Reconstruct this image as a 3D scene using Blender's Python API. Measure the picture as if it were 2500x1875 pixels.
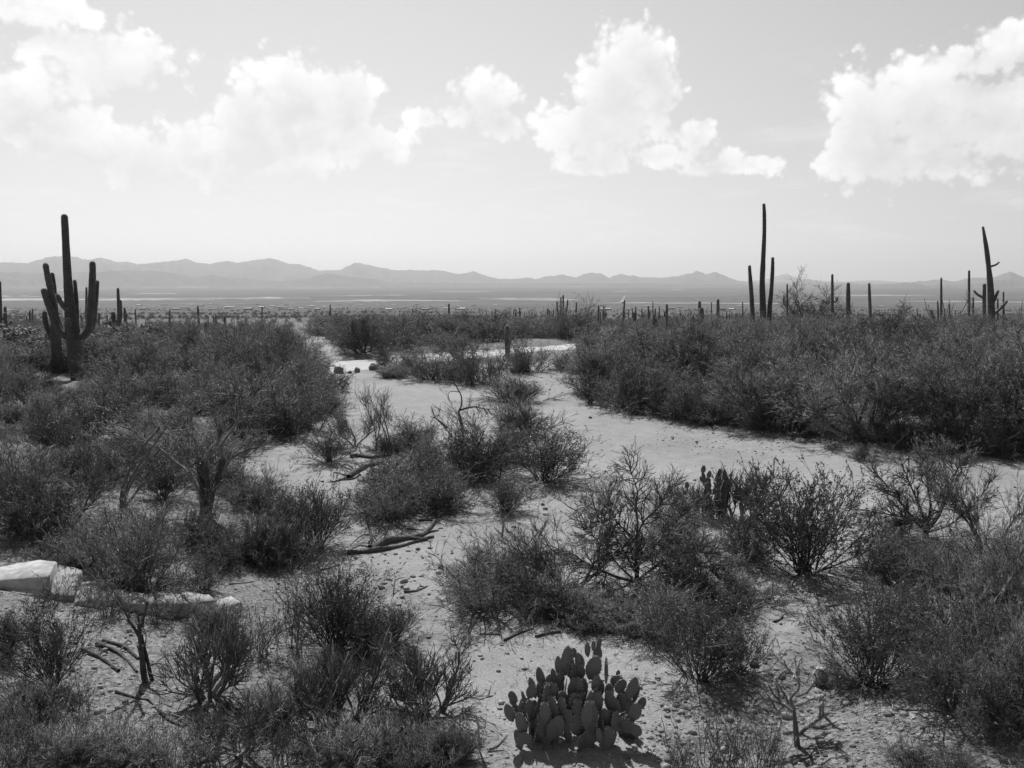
import bpy, math, random
import numpy as np
from mathutils import Vector, Matrix, noise as mnoise

R = math.radians
sc = bpy.context.scene
for o in list(bpy.data.objects):
    bpy.data.objects.remove(o)

# ------------------------------------------------------------------ camera, sky, sun, exposure
F = 2040.0                      # focal length in photo pixels (2500 wide)
HORIZON = 680.0                 # eye level in the photo, pixels
EYE = 5.2
PITCH = math.atan((937.5 - HORIZON) / F)
cam_data = bpy.data.cameras.new('camera')
cam_data.sensor_width = 36.0
cam_data.lens = 36.0 * F / 2500.0
cam_data.clip_start = 0.1
cam_data.clip_end = 150000.0
cam = bpy.data.objects.new('camera', cam_data)
cam.location = (0, 0, EYE)
cam.rotation_euler = (math.pi / 2 - PITCH, 0, 0)
sc.collection.objects.link(cam)
sc.camera = cam

SUN_EL, SUN_AZ = R(50), R(-17.5)        # azimuth from +Y, positive to the right
sun_data = bpy.data.lights.new('sun', 'SUN')
sun_data.energy = 5.0
sun_data.angle = R(0.5)
sun_data.color = (1.0, 0.985, 0.97)
sun = bpy.data.objects.new('sun', sun_data)
sdir = Vector((math.sin(SUN_AZ) * math.cos(SUN_EL), math.cos(SUN_AZ) * math.cos(SUN_EL), math.sin(SUN_EL)))
sun.rotation_euler = (-sdir).to_track_quat('-Z', 'Y').to_euler()
sun.location = (0, 0, 60)
sc.collection.objects.link(sun)
sun_data.color = (1, 1, 1)              # black-and-white photograph: neutral light

vs = sc.view_settings
vs.view_transform = 'Standard'; vs.look = 'None'; vs.gamma = 1.0
vs.use_curve_mapping = False
vs.exposure = 0.0
sc.cycles.max_bounces = 3
sc.cycles.diffuse_bounces = 1
sc.cycles.transmission_bounces = 4
sc.cycles.volume_bounces = 0
sc.cycles.use_denoising = True
sc.cycles.denoising_input_passes = 'RGB_ALBEDO_NORMAL'
sc.cycles.denoising_prefilter = 'NONE'        # keeps the fine twigs crisp

def world():
    w = bpy.data.worlds.new('World'); sc.world = w; w.use_nodes = True
    nt = w.node_tree; N = nt.nodes; L = nt.links
    N.clear()
    out = N.new('ShaderNodeOutputWorld'); bg = N.new('ShaderNodeBackground')
    L.new(bg.outputs[0], out.inputs[0])
    sky = N.new('ShaderNodeTexSky'); sky.sky_type = 'NISHITA'; sky.sun_disc = False
    sky.sun_elevation = SUN_EL; sky.sun_rotation = SUN_AZ
    sky.altitude = 850; sky.air_density = 1.0; sky.dust_density = 1.2; sky.ozone_density = 1.0
    sep = N.new('ShaderNodeSeparateColor'); L.new(sky.outputs[0], sep.inputs[0])
    def math_(op, a, b=None, c=None, clamp=False):
        n = N.new('ShaderNodeMath'); n.operation = op; n.use_clamp = clamp
        for i, v in enumerate((a, b, c)):
            if v is None: continue
            if isinstance(v, (int, float)): n.inputs[i].default_value = v
            else: L.new(v, n.inputs[i])
        return n.outputs[0]
    def vmath(op, a, b=None, c=None):
        n = N.new('ShaderNodeVectorMath'); n.operation = op
        for i, v in enumerate((a, b, c)):
            if v is None: continue
            if isinstance(v, tuple): n.inputs[i].default_value = v
            else: L.new(v, n.inputs[i])
        return n
    def noise(vec, scale, detail=6, rough=0.55, lac=2.0):
        n = N.new('ShaderNodeTexNoise'); L.new(vec, n.inputs['Vector'])
        n.inputs['Scale'].default_value = scale; n.inputs['Detail'].default_value = detail
        n.inputs['Roughness'].default_value = rough; n.inputs['Lacunarity'].default_value = lac
        return n
    tc = N.new('ShaderNodeTexCoord'); D = tc.outputs['Generated']
    sx = N.new('ShaderNodeSeparateXYZ'); L.new(D, sx.inputs[0])
    az = math_('MULTIPLY', math_('ARCTAN2', sx.outputs[0], sx.outputs[1]), 180 / math.pi)
    el = math_('MULTIPLY', math_('ARCSINE', sx.outputs[2]), 180 / math.pi)
    az = math_('WRAP', az, 36.0, -36.0)                 # the cloud field goes on all round the sky
    # billowing warp
    n1 = noise(D, 22, 8, 0.62)
    warp = vmath('SUBTRACT', n1.outputs['Color'], (0.5, 0.5, 0.5)).outputs[0]
    n3 = noise(D, 7, 3, 0.5)
    warp3 = vmath('SUBTRACT', n3.outputs['Color'], (0.5, 0.5, 0.5)).outputs[0]
    cx = N.new('ShaderNodeCombineXYZ'); L.new(az, cx.inputs[0]); L.new(el, cx.inputs[1])
    p = vmath('MULTIPLY_ADD', warp, (3.0, 2.2, 0), cx.outputs[0]).outputs[0]
    p = vmath('MULTIPLY_ADD', warp3, (2.5, 1.2, 0), p).outputs[0]
    def ang(px, py):
        x = (px - 1250) / F; y = (937.5 - py) / F
        d = Vector((x, math.cos(PITCH) + y * math.sin(PITCH), -math.sin(PITCH) + y * math.cos(PITCH))).normalized()
        return math.degrees(math.atan2(d.x, d.y)), math.degrees(math.asin(d.z))
    # (x, y, half width, half height) of the cumulus towers, read off the photograph
    blobs = [(70, 10, 150, 35), (250, 145, 150, 55), (350, 130, 70, 45), (40, 230, 120, 70), (60, 300, 70, 60), (160, 330, 130, 60),
             (330, 375, 130, 65), (440, 330, 70, 50), (600, 300, 110, 110), (700, 210, 100, 75), (830, 230, 90, 85), (720, 280, 160, 70),
             (560, 390, 120, 60), (690, 380, 130, 55), (900, 350, 110, 50), (1030, 290, 60, 30), (1190, 240, 85, 70), (1130, 280, 80, 40), (1230, 305, 60, 35),
             (1560, 130, 75, 80), (1500, 200, 110, 100), (1460, 300, 150, 85), (1600, 200, 60, 120), (1700, 340, 60, 50), (1450, 400, 90, 25), (1620, 390, 90, 25), (1790, 405, 110, 28),
             (2230, 230, 130, 70), (2120, 300, 100, 130), (2400, 240, 140, 70), (2400, 140, 140, 45), (2480, 95, 70, 40), (2150, 380, 120, 50), (2300, 330, 180, 80), (2470, 320, 110, 80), (2230, 400, 190, 40)]
    ps = vmath('ADD', p, (-0.7, 1.5, 0)).outputs[0]       # the same place a step nearer the sun: what stands there shades the cloud below it
    acc = accs = None
    for bx, by, hw, hh in blobs:
        a, e = ang(bx, by); sa = hw / F * 57.3 * 1.12; se = hh / F * 57.3 * 1.12
        q = vmath('MULTIPLY_ADD', p, (1 / sa, 1 / se, 0), (-a / sa, -e / se, 0)).outputs[0]
        v = math_('SUBTRACT', 1.0, vmath('LENGTH', q).outputs['Value'])
        acc = v if acc is None else math_('SMOOTH_MAX', acc, v, 0.25)
        q = vmath('MULTIPLY_ADD', ps, (1 / sa, 1 / se, 0), (-a / sa, -e / se, 0)).outputs[0]
        v = math_('SUBTRACT', 1.0, vmath('LENGTH', q).outputs['Value'])
        accs = v if accs is None else math_('SMOOTH_MAX', accs, v, 0.25)
    def billow(scale, amt):
        v = N.new('ShaderNodeTexVoronoi'); v.feature = 'SMOOTH_F1'; v.inputs['Scale'].default_value = scale; v.inputs['Smoothness'].default_value = .35
        L.new(vmath('MULTIPLY_ADD', warp, (amt, amt, amt), D).outputs[0], v.inputs['Vector'])
        return math_('SUBTRACT', 0.54, v.outputs['Distance'])
    b1, b2, b3 = billow(26, .05), billow(60, .03), billow(130, .012)
    puff = math_('ADD', math_('ADD', math_('MULTIPLY', b1, .75), math_('MULTIPLY', b2, .5)), math_('MULTIPLY', b3, .3))
    acc2 = math_('ADD', acc, puff)
    mr = N.new('ShaderNodeMapRange'); mr.interpolation_type = 'SMOOTHSTEP'; L.new(acc2, mr.inputs[0])
    mr.inputs[1].default_value = 0.06; mr.inputs[2].default_value = 0.46
    # faint high wisps low over the horizon
    st = vmath('MULTIPLY', D, (1, 1, 5)).outputs[0]
    n4 = noise(st, 6, 7, 0.6)
    w2 = N.new('ShaderNodeMapRange'); w2.interpolation_type = 'SMOOTHSTEP'; L.new(n4.outputs['Fac'], w2.inputs[0])
    w2.inputs[1].default_value = 0.5; w2.inputs[2].default_value = 0.75; w2.inputs[4].default_value = 0.5
    elm = N.new('ShaderNodeMapRange'); elm.interpolation_type = 'SMOOTHSTEP'; L.new(el, elm.inputs[0])
    elm.inputs[1].default_value = 16; elm.inputs[2].default_value = 5
    wisps = math_('MULTIPLY', w2.outputs[0], elm.outputs[0])
    dens = math_('MAXIMUM', mr.outputs[0], wisps)
    # cloud brightness: billow crowns white, the creases between them and the thick undersides greyer
    shade = math_('MULTIPLY', math_('ADD', accs, math_('MULTIPLY', puff, .6)), 1.0, clamp=True)
    lum = math_('MULTIPLY_ADD', shade, -.20, math_('MULTIPLY_ADD', puff, 0.22, CLOUD_BASE))
    thick = math_('MULTIPLY', math_('MAXIMUM', math_('SUBTRACT', acc, .25), 0.0), -0.10)
    lum = math_('ADD', lum, thick)
    # orange-filter black and white of the clear sky, plus a thin even veil of high haze that scatters light forward from the sun
    clear = math_('MULTIPLY', math_('ADD', math_('MULTIPLY', sep.outputs[0], .75), math_('MULTIPLY', sep.outputs[1], .25)), SKY_STRENGTH)
    cs = vmath('DOT_PRODUCT', D, tuple(sdir)).outputs['Value']
    ph = math_('POWER', math_('MULTIPLY_ADD', cs, .5, .5), 3.0)
    low = math_('POWER', 2.718, math_('MULTIPLY', math_('POWER', math_('MULTIPLY', math_('MAXIMUM', el, 0.0), 1 / 36.0), 2.0), -1.0))   # more air to look through near the horizon
    skyv = math_('ADD', clear, math_('MULTIPLY', low, math_('MULTIPLY_ADD', ph, VEIL[1], VEIL[0])))
    lum = math_('MINIMUM', math_('MAXIMUM', lum, math_('MULTIPLY', skyv, .98)), 1.06)
    mix = N.new('ShaderNodeMix'); mix.data_type = 'FLOAT'
    L.new(dens, mix.inputs[0]); L.new(skyv, mix.inputs[2]); L.new(lum, mix.inputs[3])
    comb = N.new('ShaderNodeCombineColor')
    for i in range(3): L.new(mix.outputs[0], comb.inputs[i])
    L.new(comb.outputs[0], bg.inputs[0])
    bg.inputs[1].default_value = 1.0
    w.cycles.sampling_method = 'MANUAL'; w.cycles.sample_map_resolution = 512
SKY_STRENGTH = 0.05
VEIL = (.115, .655)
CLOUD_BASE = 1.00
world()

# ------------------------------------------------------------------ helpers: objects and tags
C = sc.collection
def tag(o, label=None, cat=None, group=None, kind=None):
    if label: o['label'] = label
    if cat: o['category'] = cat
    if group: o['group'] = group
    if kind: o['kind'] = kind
    return o
def empty(name, loc, rz=0.0, scale=(1, 1, 1)):
    o = bpy.data.objects.new(name, None); C.objects.link(o)
    o.location = loc; o.rotation_euler = (0, 0, rz); o.scale = scale
    o.empty_display_size = 0.2
    return o
def obj(name, mesh, parent=None, mat=None):
    if mat is not None and not mesh.materials: mesh.materials.append(mat)
    o = bpy.data.objects.new(name, mesh); C.objects.link(o)
    if parent is not None: o.parent = parent
    return o

class MB:
    """collects vertices and tri/quad faces with numpy, makes one mesh"""
    def __init__(s): s.v = []; s.f = []; s.n = 0
    def add(s, V, Fc):
        V = np.asarray(V, np.float32).reshape(-1, 3); Fc = np.asarray(Fc, np.int32)
        s.v.append(V); s.f.append(Fc + s.n); s.n += len(V)
    def mesh(s, name, mat=None, smooth=False):
        me = bpy.data.meshes.new(name)
        V = np.concatenate(s.v); me.vertices.add(len(V)); me.vertices.foreach_set('co', V.ravel())
        idx = np.concatenate([f.ravel() for f in s.f])
        tot = np.concatenate([np.full(len(f), f.shape[1], np.int32) for f in s.f])
        st = np.concatenate([[0], np.cumsum(tot)[:-1]]).astype(np.int32)
        me.loops.add(len(idx)); me.loops.foreach_set('vertex_index', idx.astype(np.int32))
        me.polygons.add(len(tot)); me.polygons.foreach_set('loop_start', st)
        if smooth: me.polygons.foreach_set('use_smooth', np.ones(len(tot), bool))
        me.update(calc_edges=True)
        if mat: me.materials.append(mat)
        return me
    def allv(s): return np.concatenate(s.v)
    def scale(s, k):
        s.v = [v * np.asarray(k, np.float32) for v in s.v]

def nrm(v): return v / np.maximum(np.linalg.norm(v, axis=-1, keepdims=True), 1e-9)
def frame(D, rng):
    ref = nrm(rng.normal(size=D.shape)); a = nrm(np.cross(D, ref)); return a, np.cross(D, a)
def tubes(mb, P, Rr, rng, n=3):
    """P (N,S,3), Rr (N,S): N tapering tubes"""
    N, S, _ = P.shape
    T = np.empty_like(P); T[:, 1:-1] = P[:, 2:] - P[:, :-2]; T[:, 0] = P[:, 1] - P[:, 0]; T[:, -1] = P[:, -1] - P[:, -2]
    T = nrm(T)
    ref = nrm(rng.normal(size=(N, 1, 3))); a = nrm(np.cross(T, np.broadcast_to(ref, T.shape))); b = np.cross(T, a)
    th = np.arange(n) * 2 * np.pi / n
    V = P[:, :, None, :] + Rr[:, :, None, None] * (np.cos(th)[None, None, :, None] * a[:, :, None, :] + np.sin(th)[None, None, :, None] * b[:, :, None, :])
    base = (np.arange(N) * S * n)[:, None, None] + (np.arange(S - 1) * n)[None, :, None]
    j = np.arange(n)[None, None, :]; j2 = (j + 1) % n
    Q = np.stack([base + j, base + j2, base + n + j2, base + n + j], -1).reshape(-1, 4)
    mb.add(V, Q)
def spikes(mb, B, D, L, r, rng):
    N = len(B); a, b = frame(D, rng)
    V = np.empty((N, 4, 3))
    for k in range(3):
        th = k * 2.0944
        V[:, k] = B + r[:, None] * (math.cos(th) * a + math.sin(th) * b)
    V[:, 3] = B + D * L[:, None]
    i = (np.arange(N) * 4)[:, None]
    T = np.concatenate([i + [0, 1, 3], i + [1, 2, 3], i + [2, 0, 3]], 0)
    mb.add(V, T)
def leaves(mb, B, D, L, Wd, rng):
    N = len(B); a, _ = frame(D, rng)
    V = np.stack([B, B + D * (L * .5)[:, None] + a * (Wd * .5)[:, None], B + D * L[:, None], B + D * (L * .5)[:, None] - a * (Wd * .5)[:, None]], 1)
    i = (np.arange(N) * 4)[:, None]
    mb.add(V, np.concatenate([i, i + 1, i + 2, i + 3], 1))
def grow(rng, B, D, L, r0, r1, S, wob=0.1, up=0.0):
    N = len(B); P = np.empty((N, S + 1, 3)); DD = np.empty((N, S + 1, 3)); P[:, 0] = B; d = nrm(np.array(D, float)); DD[:, 0] = d
    for i in range(S):
        d = nrm(d + rng.normal(size=d.shape) * wob + np.array([0, 0, up])); DD[:, i + 1] = d
        P[:, i + 1] = P[:, i] + d * (L / S)[:, None]
    t = np.linspace(0, 1, S + 1)[None]
    return P, r0[:, None] * (1 - t) + r1[:, None] * t, DD
def spawn(rng, P, DD, n, t0, t1, a0, a1, outward=0.0):
    N, S1, _ = P.shape; i = rng.integers(0, N, n); t = rng.uniform(t0, t1, n) * (S1 - 1)
    k = np.minimum(t.astype(int), S1 - 2); f = (t - k)[:, None]
    B = P[i, k] * (1 - f) + P[i, k + 1] * f; d = nrm(DD[i, k] * (1 - f) + DD[i, k + 1] * f)
    a, b = frame(d, rng); ang = rng.uniform(a0, a1, n)[:, None]
    nd = d * np.cos(ang) + a * np.sin(ang)
    return B, nrm(nd), i

# ------------------------------------------------------------------ camera rays, terrain
def ray(px, py):
    x = (px - 1250.0) / F; y = (937.5 - py) / F
    return np.array([x, math.cos(PITCH) + y * math.sin(PITCH), -math.sin(PITCH) + y * math.cos(PITCH)])
def at(px, py, Y):
    """the point of that pixel's ray at world depth Y"""
    d = ray(px, py); return np.array([0, 0, EYE]) + d * (Y / d[1])
FAR = np.array([(-4000, 60), (-60, 0.0), (50, 0), (65, -.25), (80, -.8), (110, -2.5), (150, -4.5), (300, -11), (500, -18.5), (1000, -37), (2200, -75), (3500, -105),
                (5000, -120), (8000, -132), (15000, -148), (22000, -165), (48000, -240)], float)
def vnoise(x, y, seed=0):
    """value noise, vectorised"""
    xi = np.floor(x).astype(np.int64); yi = np.floor(y).astype(np.int64); fx = x - xi; fy = y - yi
    fx = fx * fx * (3 - 2 * fx); fy = fy * fy * (3 - 2 * fy)
    def h(a, b):
        n = (a * 374761393 + b * 668265263 + seed * 974634541) & 0x7fffffff
        n = ((n ^ (n >> 13)) * 1274126177) & 0x7fffffff
        return ((n ^ (n >> 16)) & 0xffff) / 65535.0
    return (h(xi, yi) * (1 - fx) + h(xi + 1, yi) * fx) * (1 - fy) + (h(xi, yi + 1) * (1 - fx) + h(xi + 1, yi + 1) * fx) * fy
def fbm(x, y, o=4, seed=0):
    s = 0; a = 0.5
    for k in range(o):
        s = s + a * vnoise(x * 2 ** k, y * 2 ** k, seed + k); a *= .5
    return s
def flat_pt(px, py):
    d = ray(px, py)
    ts = np.geomspace(4, 60000, 4000); z = EYE + d[2] * ts; g = np.interp(d[1] * ts, FAR[:, 0], FAR[:, 1])
    k = int(np.argmax(z < g)); t = ts[k]
    return d[0] * t, d[1] * t
def poly_px(pts): return np.array([flat_pt(*p) for p in pts])
WASH_PX = [(700, 905), (785, 930), (795, 955), (840, 985), (790, 1020), (730, 1060), (640, 1110), (560, 1130), (560, 1180), (690, 1180), (780, 1230), (860, 1300),
           (850, 1340), (800, 1380), (900, 1430), (960, 1480), (1000, 1560), (1020, 1700), (1120, 1900), (1200, 2400), (1800, 2400), (1700, 1900), (1880, 1720), (2000, 1600),
           (1960, 1500), (2100, 1430), (2300, 1400), (2600, 1360), (2600, 1135), (2300, 1108), (2050, 1075), (1800, 1045), (1600, 1010), (1480, 985), (1410, 930), (1390, 890), (1330, 880), (1000, 905)]
WASH = poly_px(WASH_PX)
def inside(X, Y, P):
    X = np.asarray(X, float); Y = np.asarray(Y, float); r = np.zeros(X.shape, bool); n = len(P)
    for i in range(n):
        x1, y1 = P[i]; x2, y2 = P[(i + 1) % n]
        c = ((y1 > Y) != (y2 > Y)); 
        with np.errstate(all='ignore'):
            r ^= c & (X < (x2 - x1) * (Y - y1) / (y2 - y1 if y2 != y1 else 1e-9) + x1)
    return r
def pdist(X, Y, P, closed=True):
    X = np.asarray(X, float); Y = np.asarray(Y, float); m = np.full(X.shape, 1e9); n = len(P)
    for i in range(n if closed else n - 1):
        a = P[i]; b = P[(i + 1) % n]; e = b - a; l2 = max(e @ e, 1e-9)
        t = np.clip(((X - a[0]) * e[0] + (Y - a[1]) * e[1]) / l2, 0, 1)
        m = np.minimum(m, np.hypot(X - a[0] - t * e[0], Y - a[1] - t * e[1]))
    return m
ROAD = poly_px([(300, 922), (520, 914), (640, 908), (720, 903), (800, 899), (880, 893), (950, 886), (1060, 876), (1180, 865), (1340, 856), (1430, 846), (1600, 832)])
def sstep(a, b, x):
    t = np.clip((x - a) / (b - a), 0, 1); return t * t * (3 - 2 * t)
def terrain(X, Y):
    X = np.asarray(X, float); Y = np.asarray(Y, float)
    z = np.interp(Y, FAR[:, 0], FAR[:, 1])
    near = (np.abs(X) < 120) & (Y > -60) & (Y < 160)
    if near.any():
        x = X[near]; y = Y[near]
        d = pdist(x, y, WASH); d[inside(x, y, WASH)] = 0
        fade = sstep(150, 70, y) * sstep(118, 60, np.abs(x)) * sstep(-58, -10, y)
        road = sstep(1.8, 4.5, pdist(x, y, ROAD, False))
        left = sstep(0.5, -2.5, x)
        lb = np.minimum(0.13 * d, 0.35) * sstep(0.2, 2.5, d) + 0.85 * sstep(2.0, 8.0, d) * sstep(30, 16, y)
        rb = 0.42 * sstep(0.1, 2.2, d)
        bank = (left * lb + (1 - left) * rb) * road
        und = (fbm(x * .35, y * .35, 3, 5) - .44) * .16 + (fbm(x * 1.7, y * 1.7, 3, 9) - .44) * .06
        z[near] += (bank + und * (0.35 + 0.65 * sstep(0, 2, d))) * fade
    far = Y > 160
    if far.any():
        z[far] += (fbm(X[far] * .004, Y[far] * .004, 3, 3) - .44) * 6 * sstep(160, 900, Y[far]) * sstep(5000, 1500, Y[far])
    return z
def TZ(x, y): return float(terrain(np.array([x]), np.array([y]))[0])
def G(px, py):
    """where that pixel's ray meets the ground"""
    d = ray(px, py); lo, hi = 3.0, 60000.0
    for k in range(3):
        ts = np.geomspace(lo, hi, 300) if k == 0 else np.linspace(lo, hi, 60)
        below = EYE + d[2] * ts < terrain(d[0] * ts, d[1] * ts)
        if not below.any(): return np.array([d[0] * hi, d[1] * hi, EYE + d[2] * hi])
        i = max(int(np.argmax(below)), 1); lo, hi = ts[i - 1], ts[i]
    t = hi; return np.array([d[0] * t, d[1] * t, TZ(d[0] * t, d[1] * t)])
def depth(P): return P[1] * math.cos(PITCH) - (P[2] - EYE) * math.sin(PITCH)
def to_px(P):
    t = depth(P); yy = P[1] * math.sin(PITCH) + (P[2] - EYE) * math.cos(PITCH)
    return 1250 + F * P[0] / t, 937.5 - F * yy / t

# ------------------------------------------------------------------ materials (all neutral greys)
def mat_base(name):
    m = bpy.data.materials.new(name); m.use_nodes = True; nt = m.node_tree
    return m, nt, nt.nodes, nt.links, nt.nodes['Principled BSDF']
def grey_node(N, v):
    n = N.new('ShaderNodeValue'); n.outputs[0].default_value = v; return n.outputs[0]
def to_col(N, L, val, inp):
    c = N.new('ShaderNodeCombineColor')
    for i in range(3): L.new(val, c.inputs[i])
    L.new(c.outputs[0], inp)
def mth(N, L, op, a, b, c=None):
    n = N.new('ShaderNodeMath'); n.operation = op
    for i, v in enumerate((a, b, c)):
        if v is None: continue
        if isinstance(v, (int, float)): n.inputs[i].default_value = v
        else: L.new(v, n.inputs[i])
    return n.outputs[0]
def tnoise(N, L, scale, detail=4, rough=.6, vec=None):
    n = N.new('ShaderNodeTexNoise'); n.inputs['Scale'].default_value = scale; n.inputs['Detail'].default_value = detail; n.inputs['Roughness'].default_value = rough
    if vec is not None: L.new(vec, n.inputs['Vector'])
    return n.outputs['Fac']
def mapr(N, L, v, a, b, c, d):
    n = N.new('ShaderNodeMapRange'); L.new(v, n.inputs[0])
    for i, x in enumerate((a, b, c, d)): n.inputs[i + 1].default_value = x
    return n.outputs[0]
def plant_mat(name, v, spread=0.3, trans=0.2, rough=0.55, spec=0.4, dry=0.0):
    m, nt, N, L, b = mat_base(name)
    oi = N.new('ShaderNodeObjectInfo'); geo = N.new('ShaderNodeNewGeometry')
    k = mapr(N, L, oi.outputs['Random'], 0, 1, 1 - spread, 1 + spread)
    nz = tnoise(N, L, 5.0, 3, .6, geo.outputs['Position'])
    k2 = mapr(N, L, nz, .3, .7, .75, 1.25)
    isl = mapr(N, L, geo.outputs['Random Per Island'], 0, 1, .65, 1.3)
    if dry: isl = mth(N, L, 'ADD', isl, mth(N, L, 'MULTIPLY', mth(N, L, 'GREATER_THAN', geo.outputs['Random Per Island'], 1 - dry), 2.2))   # bleached dry twigs among the green, also painting in sun sparkle on twigs
    val = mth(N, L, 'MULTIPLY', mth(N, L, 'MULTIPLY', mth(N, L, 'MULTIPLY', k, k2), isl), v)
    to_col(N, L, val, b.inputs['Base Color'])
    b.inputs['Roughness'].default_value = rough; b.inputs['Specular IOR Level'].default_value = spec
    if trans > 0:
        tr = N.new('ShaderNodeBsdfTranslucent'); to_col(N, L, val, tr.inputs[0])
        mx = N.new('ShaderNodeMixShader'); mx.inputs[0].default_value = trans
        L.new(b.outputs[0], mx.inputs[1]); L.new(tr.outputs[0], mx.inputs[2])
        L.new(mx.outputs[0], N['Material Output'].inputs[0])
    return m
def rough_mat(name, v, nscale=20, amp=.35, bump=.3, rough=.85, spec=.2, bscale=None, stretch=None):
    m, nt, N, L, b = mat_base(name)
    tc = N.new('ShaderNodeTexCoord'); vec = tc.outputs['Object']
    if stretch:
        mp = N.new('ShaderNodeMapping'); mp.inputs['Scale'].default_value = stretch; L.new(vec, mp.inputs[0]); vec = mp.outputs[0]
    oi = N.new('ShaderNodeObjectInfo'); k = mapr(N, L, oi.outputs['Random'], 0, 1, .85, 1.15)
    a = mapr(N, L, tnoise(N, L, nscale, 5, .65, vec), .3, .7, v * (1 - amp), v * (1 + amp))
    to_col(N, L, mth(N, L, 'MULTIPLY', a, k), b.inputs['Base Color'])
    bp = N.new('ShaderNodeBump'); bp.inputs['Strength'].default_value = bump; bp.inputs['Distance'].default_value = .02
    L.new(tnoise(N, L, bscale or nscale * 2, 6, .7, vec), bp.inputs['Height']); L.new(bp.outputs[0], b.inputs['Normal'])
    b.inputs['Roughness'].default_value = rough; b.inputs['Specular IOR Level'].default_value = spec
    return m
M = {}
M['palo'] = plant_mat('palo_verde_twig', .155, .52, .2, .5, .4, .05)
M['palo_bark'] = rough_mat('palo_verde_bark', .10, 14, .4, .3, .7, .3)
M['creo'] = plant_mat('creosote_leaf', .10, .3, .2, .42, .5, .02)
M['creo_bark'] = plant_mat('creosote_stem', .085, .2, 0, .6, .3, .05)
M['burs'] = plant_mat('bursage_leaf', .165, .4, .2, .6, .3, .08)
M['burs_bark'] = plant_mat('bursage_stem', .13, .2, 0, .6, .3)
M['grey'] = plant_mat('grey_shrub_twig', .20, .2, .2, .6, .3)
M['scrub'] = plant_mat('hazed_scrub_twig', .21, .25, .2, .6, .3)  # lighter than the near twigs: distance haze put into the colour
M['bare'] = plant_mat('bare_stem', .13, .15, 0, .5, .4, .06)
M['dead'] = rough_mat('dead_wood', .16, 9, .5, .5, .8, .25, 30, (1, 1, .25))
M['limb'] = rough_mat('pale_limb', .24, 9, .5, .5, .75, .3, 30)
M['pale_dead'] = rough_mat('bleached_wood', .42, 9, .3, .4, .7, .3, 30)
M['log'] = rough_mat('weathered_log', .11, 8, .5, .7, .85, .2, 25)
M['bark'] = rough_mat('dark_bark', .075, 10, .5, .6, .85, .2, 25)
M['sag'] = rough_mat('saguaro_skin', .085, 3, .25, .15, .65, .35, 20)
M['spine'] = plant_mat('cactus_spine', .6, .1, .2, .5, .4)
M['pad'] = None
M['cholla'] = plant_mat('cholla_joint', .30, .15, .1, .6, .3)
M['rock'] = rough_mat('desert_rock', .30, 6, .3, .5, .9, .2, 18)
M['dark_rock'] = rough_mat('dark_rock', .14, 6, .35, .5, .9, .2, 18)
M['slab'] = rough_mat('pale_concrete', .44, 7, .32, .6, .95, .1, 22)
M['road'] = rough_mat('dirt_road', .56, .35, .12, .15, .95, .1, 6)
M['field'] = rough_mat('pale_field', .33, .006, .45, 0, 1, 0)
M['mount'] = rough_mat('mountain_rock', .11, .0012, .3, 0, 1, 0)
M['wall'] = rough_mat('stucco_wall', .35, .3, .1, .1, .9, .1)
M['roof'] = rough_mat('pale_roof', .75, .2, .15, 0, .7, .3)
M['droof'] = rough_mat('grey_roof', .30, .2, .15, 0, .7, .3)
M['pole'] = rough_mat('pole_wood', .08, 3, .2, .1)
M['gravel'] = plant_mat('gravel_stone', .30, 0, 0, .9, .2)
M['litter'] = plant_mat('dry_litter', .16, 0, 0, .7, .2)

def pad_mat():
    m, nt, N, L, b = mat_base('prickly_pear_pad')
    tc = N.new('ShaderNodeTexCoord'); vo = N.new('ShaderNodeTexVoronoi'); vo.inputs['Scale'].default_value = 9.0
    mp = N.new('ShaderNodeMapping'); mp.inputs['Scale'].default_value = (1, .3, 1); L.new(tc.outputs['Object'], mp.inputs[0]); L.new(mp.outputs[0], vo.inputs['Vector'])
    spot = mapr(N, L, vo.outputs['Distance'], .10, .2, .55, 1.0)
    oi = N.new('ShaderNodeObjectInfo'); k = mapr(N, L, oi.outputs['Random'], 0, 1, .10, .16)
    to_col(N, L, mth(N, L, 'MULTIPLY', spot, k), b.inputs['Base Color'])
    b.inputs['Roughness'].default_value = .6; b.inputs['Specular IOR Level'].default_value = .3
    return m
M['pad'] = pad_mat()

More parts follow.
